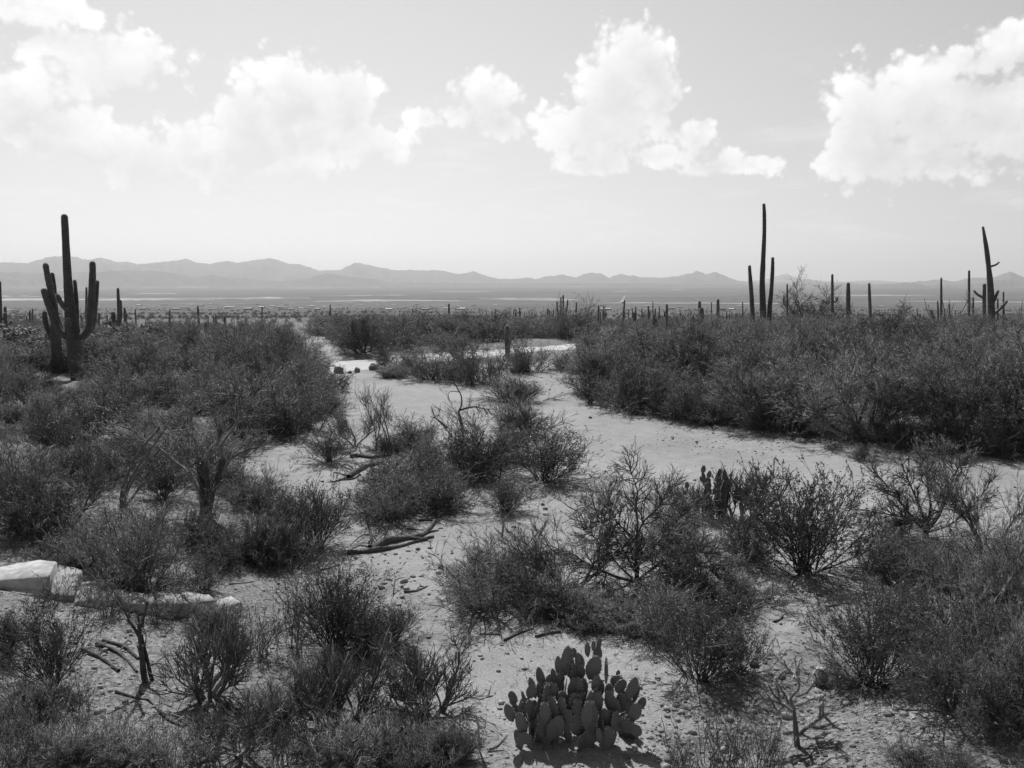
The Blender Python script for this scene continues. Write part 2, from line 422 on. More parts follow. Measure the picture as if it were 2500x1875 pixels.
def ground_mat():
    m, nt, N, L, b = mat_base('desert_ground')
    geo = N.new('ShaderNodeNewGeometry'); P = geo.outputs['Position']
    at_ = N.new('ShaderNodeAttribute'); at_.attribute_name = 'sand'
    sx = N.new('ShaderNodeSeparateXYZ'); L.new(P, sx.inputs[0])
    big = tnoise(N, L, .25, 5, .6, P); mid = tnoise(N, L, 2.2, 6, .7, P); fine = tnoise(N, L, 26, 4, .7, P)
    vo = N.new('ShaderNodeTexVoronoi'); vo.inputs['Scale'].default_value = 28; L.new(P, vo.inputs['Vector'])
    vo2 = N.new('ShaderNodeTexVoronoi'); vo2.inputs['Scale'].default_value = 11; L.new(P, vo2.inputs['Vector'])
    sepc = N.new('ShaderNodeSeparateColor'); L.new(vo.outputs['Color'], sepc.inputs[0])
    sepc2 = N.new('ShaderNodeSeparateColor'); L.new(vo2.outputs['Color'], sepc2.inputs[0])
    sand = mth(N, L, 'MULTIPLY', mapr(N, L, big, .3, .7, .255, .365), mapr(N, L, fine, .25, .75, .68, 1.32))
    sand = mth(N, L, 'MULTIPLY', sand, mapr(N, L, mid, .25, .75, .84, 1.16))
    grav = mth(N, L, 'MULTIPLY', mapr(N, L, big, .3, .7, .15, .23), mapr(N, L, sepc.outputs[0], 0, 1, .6, 1.5))
    grav = mth(N, L, 'MULTIPLY', grav, mapr(N, L, mid, .25, .75, .7, 1.3))
    k = mth(N, L, 'ADD', at_.outputs['Fac'], mapr(N, L, mid, .2, .8, -.45, .45))
    kk = N.new('ShaderNodeMapRange'); kk.interpolation_type = 'SMOOTHSTEP'; L.new(k, kk.inputs[0]); kk.inputs[1].default_value = .25; kk.inputs[2].default_value = .75
    mx = N.new('ShaderNodeMix'); mx.data_type = 'FLOAT'; L.new(kk.outputs[0], mx.inputs[0]); L.new(grav, mx.inputs[2]); L.new(sand, mx.inputs[3])
    # far valley: scrub-covered floor with paler openings
    f1 = tnoise(N, L, .004, 6, .65, P); 
    mp = N.new('ShaderNodeMapping'); mp.inputs['Scale'].default_value = (.0006, .0022, 1); L.new(P, mp.inputs[0])
    f2 = tnoise(N, L, 1.0, 7, .7, mp.outputs[0]); f3 = tnoise(N, L, .03, 4, .7, P)
    farv = mth(N, L, 'MULTIPLY', mapr(N, L, f2, .35, .68, .05, .15), mapr(N, L, f3, .3, .7, .65, 1.35))
    farv = mth(N, L, 'MULTIPLY', farv, mapr(N, L, f1, .3, .7, .8, 1.2))
    fk = mapr(N, L, sx.outputs[1], 140, 700, 0, 1)
    mf = N.new('ShaderNodeMix'); mf.data_type = 'FLOAT'; L.new(fk, mf.inputs[0]); L.new(mx.outputs[0], mf.inputs[2]); L.new(farv, mf.inputs[3])
    to_col(N, L, mf.outputs[0], b.inputs['Base Color'])
    b.inputs['Roughness'].default_value = .95; b.inputs['Specular IOR Level'].default_value = .15
    h = mth(N, L, 'ADD', mth(N, L, 'MULTIPLY', mid, .6), mth(N, L, 'MULTIPLY', fine, .22))
    h = mth(N, L, 'ADD', h, mth(N, L, 'MULTIPLY', sepc2.outputs[1], .03))
    bp = N.new('ShaderNodeBump'); bp.inputs['Strength'].default_value = .8; bp.inputs['Distance'].default_value = .09
    L.new(h, bp.inputs['Height']); L.new(bp.outputs[0], b.inputs['Normal'])
    return m
M['ground'] = ground_mat()
# ------------------------------------------------------------------ ground: one sheet out to the horizon
def make_ground():
    def axis(lo, hi, step, out_lo, out_hi, n):
        mid = np.arange(lo, hi + 1e-6, step)
        up = hi + np.geomspace(step * 1.3, out_hi - hi, n) ; dn = lo - np.geomspace(step * 1.3, lo - out_lo, n)
        return np.concatenate([dn[::-1], mid, up])
    X = axis(-17, 17, .16, -44000, 44000, 75)
    Y1 = np.arange(4, 30, .16); Y2 = 30 + np.cumsum(np.geomspace(.17, 700, 170)); Y2 = Y2[Y2 < 44000]
    Y = np.concatenate([-np.geomspace(2, 3000, 20)[::-1] + 4, Y1, Y2, [44000.]])
    XX, YY = np.meshgrid(X, Y); ZZ = terrain(XX.ravel(), YY.ravel()).reshape(XX.shape)
    V = np.stack([XX, YY, ZZ], -1).reshape(-1, 3); ny, nx = XX.shape
    i = (np.arange(ny - 1)[:, None] * nx + np.arange(nx - 1)[None]).ravel()
    mb = MB(); mb.add(V, np.stack([i, i + 1, i + nx + 1, i + nx], 1))
    me = mb.mesh('ground', M['ground'], True)
    x, y = V[:, 0], V[:, 1]
    near = (np.abs(x) < 150) & (y > 0) & (y < 200)
    s = np.zeros(len(V)); xn, yn = x[near], y[near]
    d = pdist(xn, yn, WASH); ins = inside(xn, yn, WASH)
    v = np.where(ins, .5 + np.minimum(d, 1.2) * .5, .5 - np.minimum(d, 1.2) * .35)
    # gravelly lower right corner and the stone bar along the far bank
    gr = sstep(3.0, .6, np.hypot((xn - 4.2) / 1.3, (yn - 9.4) / 1.0))
    bar = sstep(1.4, .3, pdist(xn, yn, poly_px([(1560, 1012), (1720, 1040), (1900, 1065), (2080, 1100)]), False))
    v = v - .45 * gr - .5 * bar
    farw = inside(xn, yn, FARWASH); v = np.maximum(v, np.where(farw, 1.0, 0))
    s[near] = v
    at_ = me.attributes.new('sand', 'FLOAT', 'POINT'); at_.data.foreach_set('value', s.astype(np.float32))
    o = obj('ground', me); tag(o, 'sandy desert floor of the wash and the valley beyond', 'ground', kind='structure')
FARWASH = poly_px([(703, 812), (765, 812), (800, 845), (840, 888), (710, 892), (720, 860), (715, 835)])
make_ground()

def make_road():
    pts = []
    for a, b in zip(ROAD[:-1], ROAD[1:]):
        n = max(int(np.linalg.norm(b - a) / .5), 1)
        for k in range(n): pts.append(a + (b - a) * k / n)
    P = np.array(pts)
    for _ in range(12): P[1:-1] = (P[:-2] + P[1:-1] * 2 + P[2:]) / 4
    T = nrm(np.gradient(P, axis=0)); Nn = np.stack([-T[:, 1], T[:, 0]], -1)
    offs = np.linspace(-2.5, 2.5, 11)
    mb = MB(); V = []
    for k, of in enumerate(offs):
        q = P + Nn * of
        if abs(of) > 2.4: q = q + Nn * ((fbm(np.arange(len(P)) * .12, np.zeros(len(P)), 3, 21 + k) - .45) * .9)[:, None]
        rut = -.03 * np.exp(-((abs(of) - .9) / .3) ** 2)
        V.append(np.concatenate([q, (terrain(q[:, 0], q[:, 1]) + .10 + rut - (.09 if abs(of) > 2.4 else 0))[:, None]], 1))
    V = np.stack(V, 1); n, m = V.shape[:2]
    i = (np.arange(n - 1)[:, None] * m + np.arange(m - 1)[None]).ravel()
    mb.add(V, np.stack([i, i + 1, i + m + 1, i + m], 1))
    o = obj('dirt_road', mb.mesh('dirt_road', M['road'], True)); tag(o, 'pale graded dirt road crossing behind the sandy wash', 'road', kind='structure')
make_road()

# ------------------------------------------------------------------ mountains
SKY1 = [(-400, 650), (-200, 632), (-80, 645), (0, 640), (65, 643), (119, 627), (155, 625), (181, 627), (213, 635), (246, 629), (286, 640), (307, 638), (336, 645), (362, 643), (427, 636), (455, 632), (481, 641),
        (510, 645), (553, 637), (579, 641), (633, 634), (662, 631), (705, 643), (734, 646), (781, 660), (831, 659), (866, 641), (882, 643), (918, 652), (972, 661), (1010, 659), (1059, 660), (1088, 662),
        (1121, 670), (1156, 661), (1179, 672), (1215, 680), (1250, 682), (1286, 677), (1307, 682), (1335, 674), (1373, 671), (1405, 678), (1424, 669), (1440, 666), (1468, 667), (1487, 678), (1516, 668),
        (1535, 674), (1547, 672), (1566, 678), (1633, 677), (1687, 668), (1701, 661), (1725, 669), (1748, 663), (1782, 680), (1813, 687), (1860, 691), (1940, 689), (1968, 680), (1990, 686), (2034, 691),
        (2078, 689), (2116, 692), (2205, 692), (2237, 687), (2298, 682), (2325, 687), (2379, 677), (2417, 678), (2440, 672), (2465, 663), (2500, 676), (2560, 684), (2700, 670), (2900, 680)]
SKY2 = [(-400, 676), (0, 664), (140, 668), (300, 660), (380, 660), (470, 676), (520, 672), (620, 682), (690, 686), (760, 676), (800, 667), (850, 676), (890, 679), (960, 689), (1200, 692), (1500, 691), (1800, 695), (2100, 696), (2160, 694), (2205, 689), (2260, 696),
        (2380, 694), (2440, 684), (2500, 679), (2600, 684), (2900, 690)]
SKY3 = [(-400, 690), (1700, 690), (1860, 684), (1914, 669), (1960, 682), (2060, 688), (2120, 684), (2200, 688), (2400, 686), (2900, 690)]
def make_range(name, sky, Rd, seed, depth_, label):
    S = np.array(sky, float); px = np.linspace(S[0, 0], S[-1, 0], 900); py = np.interp(px, S[:, 0], S[:, 1])
    # ridge height over the valley floor at that bearing
    dirs = np.stack([ray(a, b) for a, b in zip(px, py)]); hd = np.hypot(dirs[:, 0], dirs[:, 1])
    zr = EYE + dirs[:, 2] / hd * Rd; az = np.arctan2(dirs[:, 0], dirs[:, 1])
    zr = zr + (fbm(px * .09, px * 0 + seed, 5, seed) - .46) * 46
    base = -200.0
    u = np.linspace(-1, 1, 41)
    mb = MB(); V = []
    for uu in u:
        # wobble the ridge line in and out so spurs and gullies have real depth
        r = Rd + uu * depth_
        prof = max(0.0, 1 - abs(uu)) ** 1.25
        sp = fbm(az * 60 + uu * 1.5, np.full_like(az, uu * 3.0 + seed), 4, seed + 7) - .46
        spur = 1 + sp * 3.4 * (1 - prof)
        h = base + (zr - base) * prof * np.clip(spur, .1, 1.9 if prof < .98 else 1) 
        if abs(uu) < .02: h = zr
        else: h = np.minimum(h, zr - (zr - base) * .03 - np.abs(uu) * 40)
        V.append(np.stack([np.sin(az) * r, np.cos(az) * r, h], -1))
    V = np.stack(V); ny, nx = V.shape[:2]
    i = (np.arange(ny - 1)[:, None] * nx + np.arange(nx - 1)[None]).ravel()
    mb.add(V, np.stack([i, i + 1, i + nx + 1, i + nx], 1))
    o = obj(name, mb.mesh(name, M['mount'], True)); tag(o, label, 'mountain', kind='structure')
make_range('mountain_range', SKY1, 25000, 3, 4200, 'long hazy mountain range on the horizon beyond the valley')
make_range('foothills', SKY2, 18500, 11, 2200, 'low darker foothills in front of the hazy mountain range')
make_range('far_mountains', SKY3, 36000, 19, 4500, 'faintest pale peaks showing beyond the main range')

# ------------------------------------------------------------------ pale fields and washes on the valley floor
FIELDS = [[(-60, 731), (60, 726), (150, 727), (330, 727), (480, 725), (640, 723), (760, 727), (640, 731), (420, 735), (150, 737), (0, 737)],
          [(290, 718), (350, 715), (430, 716), (435, 718), (360, 719)],
          [(-40, 722), (40, 722), (150, 724), (60, 725), (-40, 725)],
          [(780, 724), (860, 720), (990, 719), (998, 721), (900, 723), (840, 725)],
          [(760, 738), (860, 731), (960, 730), (1080, 733), (1180, 736), (1060, 737), (900, 737)],
          [(1165, 729), (1230, 725), (1320, 725), (1400, 731), (1440, 735), (1390, 737), (1240, 735)],
          [(1400, 741), (1520, 737), (1700, 738), (1905, 741), (1905, 744), (1700, 743), (1520, 742)],
          [(2150, 735), (2300, 733), (2520, 737), (2520, 742), (2350, 740), (2200, 738)],
          [(1490, 711), (1570, 710), (1580, 712), (1500, 713)], [(1610, 707), (1660, 706), (1670, 708)],
          [(15, 757), (60, 755), (66, 758), (20, 760)],
          [(240, 700), (420, 698), (560, 701), (380, 702)], [(700, 703), (960, 701), (980, 703), (760, 705)], [(1250, 700), (1420, 699), (1480, 701)], [(1950, 722), (2160, 719), (2300, 722), (2120, 724)],
          [(60, 708), (180, 706), (240, 708), (130, 710)], [(1040, 712), (1190, 711), (1200, 713), (1100, 714)], [(420, 741), (560, 742), (700, 745), (640, 746), (500, 744)],
          [(1513, 739), (1523, 723), (1528, 722), (1521, 739)]]
for k, f in enumerate(FIELDS):
    n = len(f); pts = []
    for i in range(n):
        a = np.array(f[i], float); b = np.array(f[(i + 1) % n], float); q = max(int(np.linalg.norm(b - a) / 8), 1)
        for j in range(q):
            p = a + (b - a) * j / q
            if len(f) > 4 or k < 13: p = p + np.array([0, (fbm(np.array([p[0] * .05]), np.array([k * 3.1 + i]), 3, 5)[0] - .44) * 5.0])
            pts.append(p)
    my = np.mean([p[1] for p in pts]); pts = [np.array([p[0], my + (p[1] - my) * (.6 if k < 18 else 1)]) for p in pts]
    W = np.array([G(*p) for p in pts]); c = W.mean(0)
    V = np.concatenate([[c], W]); V[:, 2] = terrain(V[:, 0], V[:, 1]) + 1.2
    m_ = len(pts); Fc = [(0, 1 + i, 1 + (i + 1) % m_) for i in range(m_)]
    mb = MB(); mb.add(V, Fc); o = obj('field', mb.mesh('field', M['field']))
    tag(o, 'pale bare strip of open ground on the valley floor', 'field', kind='structure')

# ------------------------------------------------------------------ houses on the valley floor
def house_meshes():
    out = []
    for L_, W_, H_, gable in ((18, 10, 3.2, 1.6), (26, 9, 3.0, 1.2), (14, 11, 4.2, .5)):
        wl = MB(); x, y = L_ / 2, W_ / 2
        V = [(-x, -y, -6), (x, -y, -6), (x, y, -6), (-x, y, -6), (-x, -y, H_), (x, -y, H_), (x, y, H_), (-x, y, H_), (-x, 0, H_ + gable - .1), (x, 0, H_ + gable - .1)]
        wl.add(V, [(0, 1, 5, 4), (1, 2, 6, 5), (2, 3, 7, 6), (3, 0, 4, 7)]); wl.add(V, [(4, 7, 8), (6, 5, 9)])
        rf = MB(); e = .7
        V = [(-x - e, -y - e, H_ - .1), (x + e, -y - e, H_ - .1), (x + e, 0, H_ + gable), (-x - e, 0, H_ + gable), (x + e, y + e, H_ - .1), (-x - e, y + e, H_ - .1),
             (-x - e, -y - e, H_ + .15), (x + e, -y - e, H_ + .15), (x + e, 0, H_ + gable + .25), (-x - e, 0, H_ + gable + .25), (x + e, y + e, H_ + .15), (-x - e, y + e, H_ + .15)]
        rf.add(V, [(6, 7, 8, 9), (9, 8, 10, 11), (0, 3, 2, 1), (3, 5, 4, 2), (0, 1, 7, 6), (4, 5, 11, 10)])
        wd = MB(); wd.add([(-x * .5, -y - .05, .8), (-x * .5 + 2, -y - .05, .8), (-x * .5 + 2, -y - .05, 2.2), (-x * .5, -y - .05, 2.2)], [(0, 1, 2, 3)])
        out.append((wl.mesh('house_wall', M['wall']), rf.mesh('house_roof'), wd.mesh('house_window', M['bark'])))
    return out
HM = house_meshes()
hr = random.Random(4)
HOUSES = [(515, 743), (520, 757), (492, 748), (545, 748), (560, 752), (628, 744), (640, 752), (665, 749), (682, 753), (700, 745), (716, 742), (712, 757), (735, 754), (760, 748), (775, 757), (792, 750), (340, 747), (350, 757), (375, 750),
          (400, 745), (1010, 748), (1018, 744), (962, 745), (990, 752), (1082, 747), (1092, 754), (1120, 757), (1130, 756), (1118, 748), (1155, 746), (1210, 746), (880, 745), (900, 752), (925, 745), (850, 742), (1470, 747), (1455, 748), (1478, 757), (1640, 754), (1660, 752),
          (1812, 709), (1840, 723), (1848, 722), (1822, 722), (1775, 733), (1790, 733), (1700, 732), (1765, 757), (1785, 757), (1808, 748), (1500, 733), (1545, 744), (1580, 748), (2060, 738), (2150, 748), (2118, 752), (2200, 750), (2260, 745), (810, 752), (828, 743), (950, 757), (1040, 757), (590, 745), (605, 757), (450, 752), (430, 757), (470, 745)]
for k, (x, y) in enumerate(HOUSES):
    P = G(x, y); wl, rf, wd = HM[k % 3]
    s = hr.uniform(.55, 1.0) * min(1.0, P[1] / 2600 + .35)
    h = empty('house', (P[0], P[1], TZ(P[0], P[1])), hr.uniform(-.5, .5), (s * hr.uniform(.8, 1.3), s, s))
    tag(h, 'tiny pale-roofed house among the scrub on the distant valley floor', 'house', 'houses scattered over the distant valley floor')
    obj('wall', wl, h); r_ = obj('roof', rf, h); obj('window', wd, h)
    if not rf.materials: rf.materials.append(M['roof'])
    r_.material_slots[0].link = 'OBJECT'; r_.material_slots[0].material = M['roof'] if hr.random() < .72 else M['droof']
# utility poles
def pole_mesh():
    rng = np.random.default_rng(1); mb = MB()
    tubes(mb, np.array([[[0, 0, -3.], [0, 0, 12], [0, 0, 24]]]), np.array([[.32, .26, .2]]), rng, 6)
    arm = MB()
    for z in (21, 22.6): tubes(arm, np.array([[[-2.4, 0, z], [2.4, 0, z]]]), np.array([[.16, .16]]), rng, 4)
    return mb.mesh('pole_shaft', M['pole']), arm.mesh('crossarms', M['pole'])
ps, pa = pole_mesh()
for (x, y, l) in [(1058, 741, 'tall dark utility pole standing left of the other two in the valley'), (1121, 740, 'dark utility pole between two others on the valley floor'), (1153, 729, 'most distant dark utility pole on the valley floor')]:
    P = G(x, y); e = empty('utility_pole', (P[0], P[1], P[2]), .2); tag(e, l, 'pole', 'utility poles in the valley'); obj('shaft', ps, e); obj('crossarm', pa, e)

# ------------------------------------------------------------------ the air
def make_haze():
    mb = MB(); x, y0, y1, z0, z1 = 52000, -6000, 52000, -330, 800
    V = [(-x, y0, z0), (x, y0, z0), (x, y1, z0), (-x, y1, z0), (-x, y0, z1), (x, y0, z1), (x, y1, z1), (-x, y1, z1)]
    mb.add(V, [(0, 3, 2, 1), (4, 5, 6, 7), (0, 1, 5, 4), (1, 2, 6, 5), (2, 3, 7, 6), (3, 0, 4, 7)])
    m = bpy.data.materials.new('haze'); m.use_nodes = True; N = m.node_tree.nodes; N.clear()
    out = N.new('ShaderNodeOutputMaterial'); pv = N.new('ShaderNodeVolumePrincipled')
    pv.inputs['Color'].default_value = (HAZE_ALB,) * 3 + (1,); pv.inputs['Density'].default_value = HAZE; pv.inputs['Anisotropy'].default_value = HAZE_G
    m.node_tree.links.new(pv.outputs[0], out.inputs['Volume'])
    o = obj('haze', mb.mesh('haze', m)); tag(o, 'thin pale desert haze filling the air over the valley', 'haze', kind='stuff')
HAZE, HAZE_G, HAZE_ALB = 4.0e-5, 0.35, .95
make_haze()
# ------------------------------------------------------------------ plant generators (each returns parts as meshes + natural width and height)
def finish(parts, names, mats, W, H, smooth=(False, False)):
    allv = np.concatenate([p.allv() for p in parts])
    r = np.percentile(np.abs(allv[:, 0]), 97) + np.percentile(np.abs(allv[:, 1]), 97)
    h = np.percentile(allv[:, 2], 99.7)
    k = (W / r, W / r, H / h)
    out = []
    for p, n, m in zip(parts, names, mats):
        p.scale(k); out.append((n, p.mesh(n, m)))
    return dict(parts=out, W=W, H=H)
def ring_dirs(rng, n, t0, t1, jit=.5):
    az = (np.arange(n) + rng.uniform(-jit, jit, n)) * 2 * np.pi / n + rng.uniform(0, 6); t = np.radians(rng.uniform(t0, t1, n))
    return np.stack([np.sin(t) * np.cos(az), np.sin(t) * np.sin(az), np.cos(t)], -1)
def U(rng, n, a, b): return rng.uniform(a, b, n)

def gen_palo(seed, W=4.2, H=3.6, dense=1.0, mats=('palo_bark', 'palo')):
    """fuzzy many-stemmed palo verde with a dome of fine twigs down to the ground"""
    rng = np.random.default_rng(seed); tr, cr = MB(), MB()
    n0 = rng.integers(7, 10)
    B = np.zeros((n0, 3)); B[:, :2] = rng.normal(size=(n0, 2)) * .15; B[:, 2] = -.1
    D0 = ring_dirs(rng, n0, 8, 58); D0[:3] = ring_dirs(rng, 3, 66, 84)
    L0 = U(rng, n0, 1.4, 2.1); P0, R0, D0 = grow(rng, B, D0, L0, U(rng, n0, .045, .08), U(rng, n0, .018, .03), 6, .16, .02)
    P0[:, :, 2] = np.maximum(P0[:, :, 2], -.1)
    tubes(tr, P0, R0, rng, 5)
    n = n0 * 8; B, D, _ = spawn(rng, P0, D0, n, .2, 1, .35, 1.1); P1, R1, D1 = grow(rng, B, D, U(rng, n, .7, 1.25), U(rng, n, .016, .026), U(rng, n, .007, .011), 5, .17, .02)
    tubes(tr, P1, R1, rng, 4)
    n = n0 * 45; B, D, _ = spawn(rng, P1, D1, n, .1, 1, .3, 1.0); P2, R2, D2 = grow(rng, B, D, U(rng, n, .35, .8), U(rng, n, .007, .010), U(rng, n, .003, .004), 3, .16, .0)
    tubes(tr, P2, R2, rng, 3)
    n = int(2200 * dense); B, D, _ = spawn(rng, P2, D2, n, .1, 1, .3, 1.1); P3, R3, D3 = grow(rng, B, D, U(rng, n, .2, .5), U(rng, n, .004, .005), U(rng, n, .002, .0025), 2, .14, -.02)
    tubes(cr, P3, R3, rng, 3)
    n = int(27000 * dense); B, D, _ = spawn(rng, P3, D3, n, .02, 1, .25, 1.2); spikes(cr, B, D, U(rng, n, .05, .16), U(rng, n, .003, .0052), rng)
    for p in (tr, cr):
        for v in p.v: v[:, 2] = np.where(v[:, 2] < 0, v[:, 2] * .12, v[:, 2])
    return finish([tr, cr], ['trunk', 'crown'], [M[mats[0]], M[mats[1]]], W, H)

def gen_mound(seed, W=2.2, H=1.25, mats=('burs_bark', 'palo'), ntw=23000, nst=44, leafy=0, up=.03):
    """waist-high dense bush, twiggy right down to the ground"""
    rng = np.random.default_rng(seed); st, lf = MB(), MB()
    B = np.zeros((nst, 3)); B[:, :2] = rng.normal(size=(nst, 2)) * .2; B[:, 2] = -.06
    lean = rng.uniform(-.25, .25, 2); D = ring_dirs(rng, nst, 3, 84, 3); D[:, :2] += lean
    lob = 1 + .3 * np.sin(np.arctan2(D[:, 1], D[:, 0]) * 2 + seed)
    P0, R0, D0 = grow(rng, B, D, U(rng, nst, .55, 1.05) * lob, U(rng, nst, .009, .016), U(rng, nst, .004, .006), 6, .17, up); tubes(st, P0, R0, rng, 4)
    n = nst * 10; B, D, _ = spawn(rng, P0, D0, n, .12, 1, .3, 1.05); P1, R1, D1 = grow(rng, B, D, U(rng, n, .25, .55), U(rng, n, .004, .006), U(rng, n, .002, .003), 4, .18, up); tubes(st, P1, R1, rng, 3)
    n = nst * 44; B, D, _ = spawn(rng, P1, D1, n, .1, 1, .35, 1.15); P2, R2, D2 = grow(rng, B, D, U(rng, n, .08, .24), U(rng, n, .0025, .0035), U(rng, n, .0015, .002), 2, .16, up); tubes(lf, P2, R2, rng, 3)
    B, D, _ = spawn(rng, P2, D2, ntw, .05, 1, .3, 1.25); spikes(lf, B, D, U(rng, ntw, .025, .075), U(rng, ntw, .0016, .0028), rng)
    if leafy:
        B, D, _ = spawn(rng, P2, D2, leafy, .2, 1, .3, 1.2); leaves(lf, B, D, U(rng, leafy, .015, .035), U(rng, leafy, .006, .012), rng)
    for p in (st, lf):
        for v in p.v: v[:, 2] = np.where(v[:, 2] < 0, v[:, 2] * .12, v[:, 2])
    return finish([st, lf], ['stems', 'foliage'], [M[mats[0]], M[mats[1]]], W, H)

def gen_airy(seed, W=3.4, H=3.0, ntw=11000, mats=('palo_bark', 'palo')):
    """open see-through small tree: few trunks, branches visible, thin veil of twigs"""
    rng = np.random.default_rng(seed); tr, cr = MB(), MB()
    n0 = rng.integers(3, 5); B = np.zeros((n0, 3)); B[:, :2] = rng.normal(size=(n0, 2)) * .06; B[:, 2] = -.1
    P0, R0, D0 = grow(rng, B, ring_dirs(rng, n0, 8, 50), U(rng, n0, 1.2, 1.8), U(rng, n0, .04, .06), U(rng, n0, .018, .025), 7, .17, .05); tubes(tr, P0, R0, rng, 6)
    n = n0 * 7; B, D, _ = spawn(rng, P0, D0, n, .2, 1, .35, .95); P1, R1, D1 = grow(rng, B, D, U(rng, n, .7, 1.4), U(rng, n, .014, .022), U(rng, n, .006, .009), 6, .17, .04); tubes(tr, P1, R1, rng, 4)
    n = n0 * 40; B, D, _ = spawn(rng, P1, D1, n, .15, 1, .3, .9); P2, R2, D2 = grow(rng, B, D, U(rng, n, .3, .8), U(rng, n, .006, .009), U(rng, n, .003, .004), 4, .15, .06); tubes(tr, P2, R2, rng, 3)
    n = 1500; B, D, _ = spawn(rng, P2, D2, n, .1, 1, .25, .8); P3, R3, D3 = grow(rng, B, D, U(rng, n, .15, .4), U(rng, n, .004, .005), U(rng, n, .002, .0025), 2, .12, .04); tubes(cr, P3, R3, rng, 3)
    B, D, _ = spawn(rng, P3, D3, ntw, .05, 1, .3, 1.2); spikes(cr, B, D, U(rng, ntw, .03, .11), U(rng, ntw, .002, .0035), rng)
    return finish([tr, cr], ['trunk', 'crown'], [M[mats[0]], M[mats[1]]], W, H)

def gen_creo(seed, W=1.7, H=1.45, nst=34, nleaf=24000, tilt=62):
    """creosote: a fan of upright stems, small dark leaves towards the tips"""
    rng = np.random.default_rng(seed); st, lf = MB(), MB()
    B = np.zeros((nst, 3)); B[:, :2] = rng.normal(size=(nst, 2)) * .07; B[:, 2] = -.06
    P0, R0, D0 = grow(rng, B, ring_dirs(rng, nst, 2, tilt, 3), U(rng, nst, .75, 1.35), U(rng, nst, .006, .011), U(rng, nst, .003, .004), 6, .12, .05); tubes(st, P0, R0, rng, 4)
    n = nst * 8; B, D, _ = spawn(rng, P0, D0, n, .22, 1, .25, .8); P1, R1, D1 = grow(rng, B, D, U(rng, n, .2, .5), U(rng, n, .003, .004), U(rng, n, .0015, .002), 3, .16, .04); tubes(st, P1, R1, rng, 3)
    n = nst * 34; B, D, _ = spawn(rng, P1, D1, n, .1, 1, .3, .9); P2, R2, D2 = grow(rng, B, D, U(rng, n, .08, .22), U(rng, n, .0018, .0024), U(rng, n, .001, .0015), 2, .18, .03); tubes(st, P2, R2, rng, 3)
    B, D, _ = spawn(rng, P2, D2, nleaf, .25, 1, .2, 1.1); leaves(lf, B, D, U(rng, nleaf, .014, .036), U(rng, nleaf, .006, .014), rng)
    return finish([st, lf], ['stems', 'foliage'], [M['creo_bark'], M['creo']], W, H)

def gen_burs(seed, W=1.4, H=.75, mats=('burs_bark', 'burs'), ntw=9000, nleaf=5000, nst=56):
    """low rounded dome of fine twigs"""
    rng = np.random.default_rng(seed); st, lf = MB(), MB()
    B = np.zeros((nst, 3)); B[:, :2] = rng.normal(size=(nst, 2)) * .12; B[:, 2] = -.05
    P0, R0, D0 = grow(rng, B, ring_dirs(rng, nst, 4, 82, 3), U(rng, nst, .35, .62), U(rng, nst, .005, .009), U(rng, nst, .003, .004), 4, .18, .05); tubes(st, P0, R0, rng, 3)
    n = nst * 12; B, D, _ = spawn(rng, P0, D0, n, .15, 1, .3, 1.0); P1, R1, D1 = grow(rng, B, D, U(rng, n, .12, .3), U(rng, n, .003, .0045), U(rng, n, .0015, .002), 3, .2, .06); tubes(st, P1, R1, rng, 3)
    B, D, _ = spawn(rng, P1, D1, ntw, .1, 1, .25, 1.0); spikes(lf, B, D, U(rng, ntw, .05, .13), U(rng, ntw, .002, .0034), rng)
    if nleaf:
        B, D, _ = spawn(rng, P1, D1, nleaf, .3, 1, .2, 1.2); leaves(lf, B, D, U(rng, nleaf, .012, .03), U(rng, nleaf, .005, .010), rng)
    return finish([st, lf], ['stems', 'foliage'], [M[mats[0]], M[mats[1]]], W, H)

def gen_bare(seed, W=1.25, H=1.0):
    """leafless forking shrub with blunt upturned tips"""
    rng = np.random.default_rng(seed); st, tp = MB(), MB()
    n0 = rng.integers(5, 8); B = np.zeros((n0, 3)); B[:, :2] = rng.normal(size=(n0, 2)) * .07; B[:, 2] = -.06
    P, Rr, D = grow(rng, B, ring_dirs(rng, n0, 10, 52), U(rng, n0, .25, .42), U(rng, n0, .02, .03), U(rng, n0, .014, .018), 5, .13, .06); tubes(st, P, Rr, rng, 6)
    n = n0 * 5; B, Dd, _ = spawn(rng, P, D, n, .4, 1, .3, .8); P, Rr, D = grow(rng, B, Dd, U(rng, n, .2, .38), U(rng, n, .009, .012), U(rng, n, .005, .007), 5, .15, .09); tubes(st, P, Rr, rng, 5)
    n = n * 5; B, Dd, _ = spawn(rng, P, D, n, .3, 1, .35, .9); P, Rr, D = grow(rng, B, Dd, U(rng, n, .12, .26), U(rng, n, .0045, .006), U(rng, n, .0035, .0045), 4, .13, .13); tubes(st, P, Rr, rng, 4)
    n = n * 7; B, Dd, _ = spawn(rng, P, D, n, .1, 1, .35, 1.05); P, Rr, D = grow(rng, B, Dd, U(rng, n, .05, .14), U(rng, n, .003, .004), U(rng, n, .002, .003), 3, .12, .16); tubes(tp, P, Rr, rng, 4)
    return finish([st, tp], ['stems', 'twigs'], [M['bare'], M['bare']], W, H)

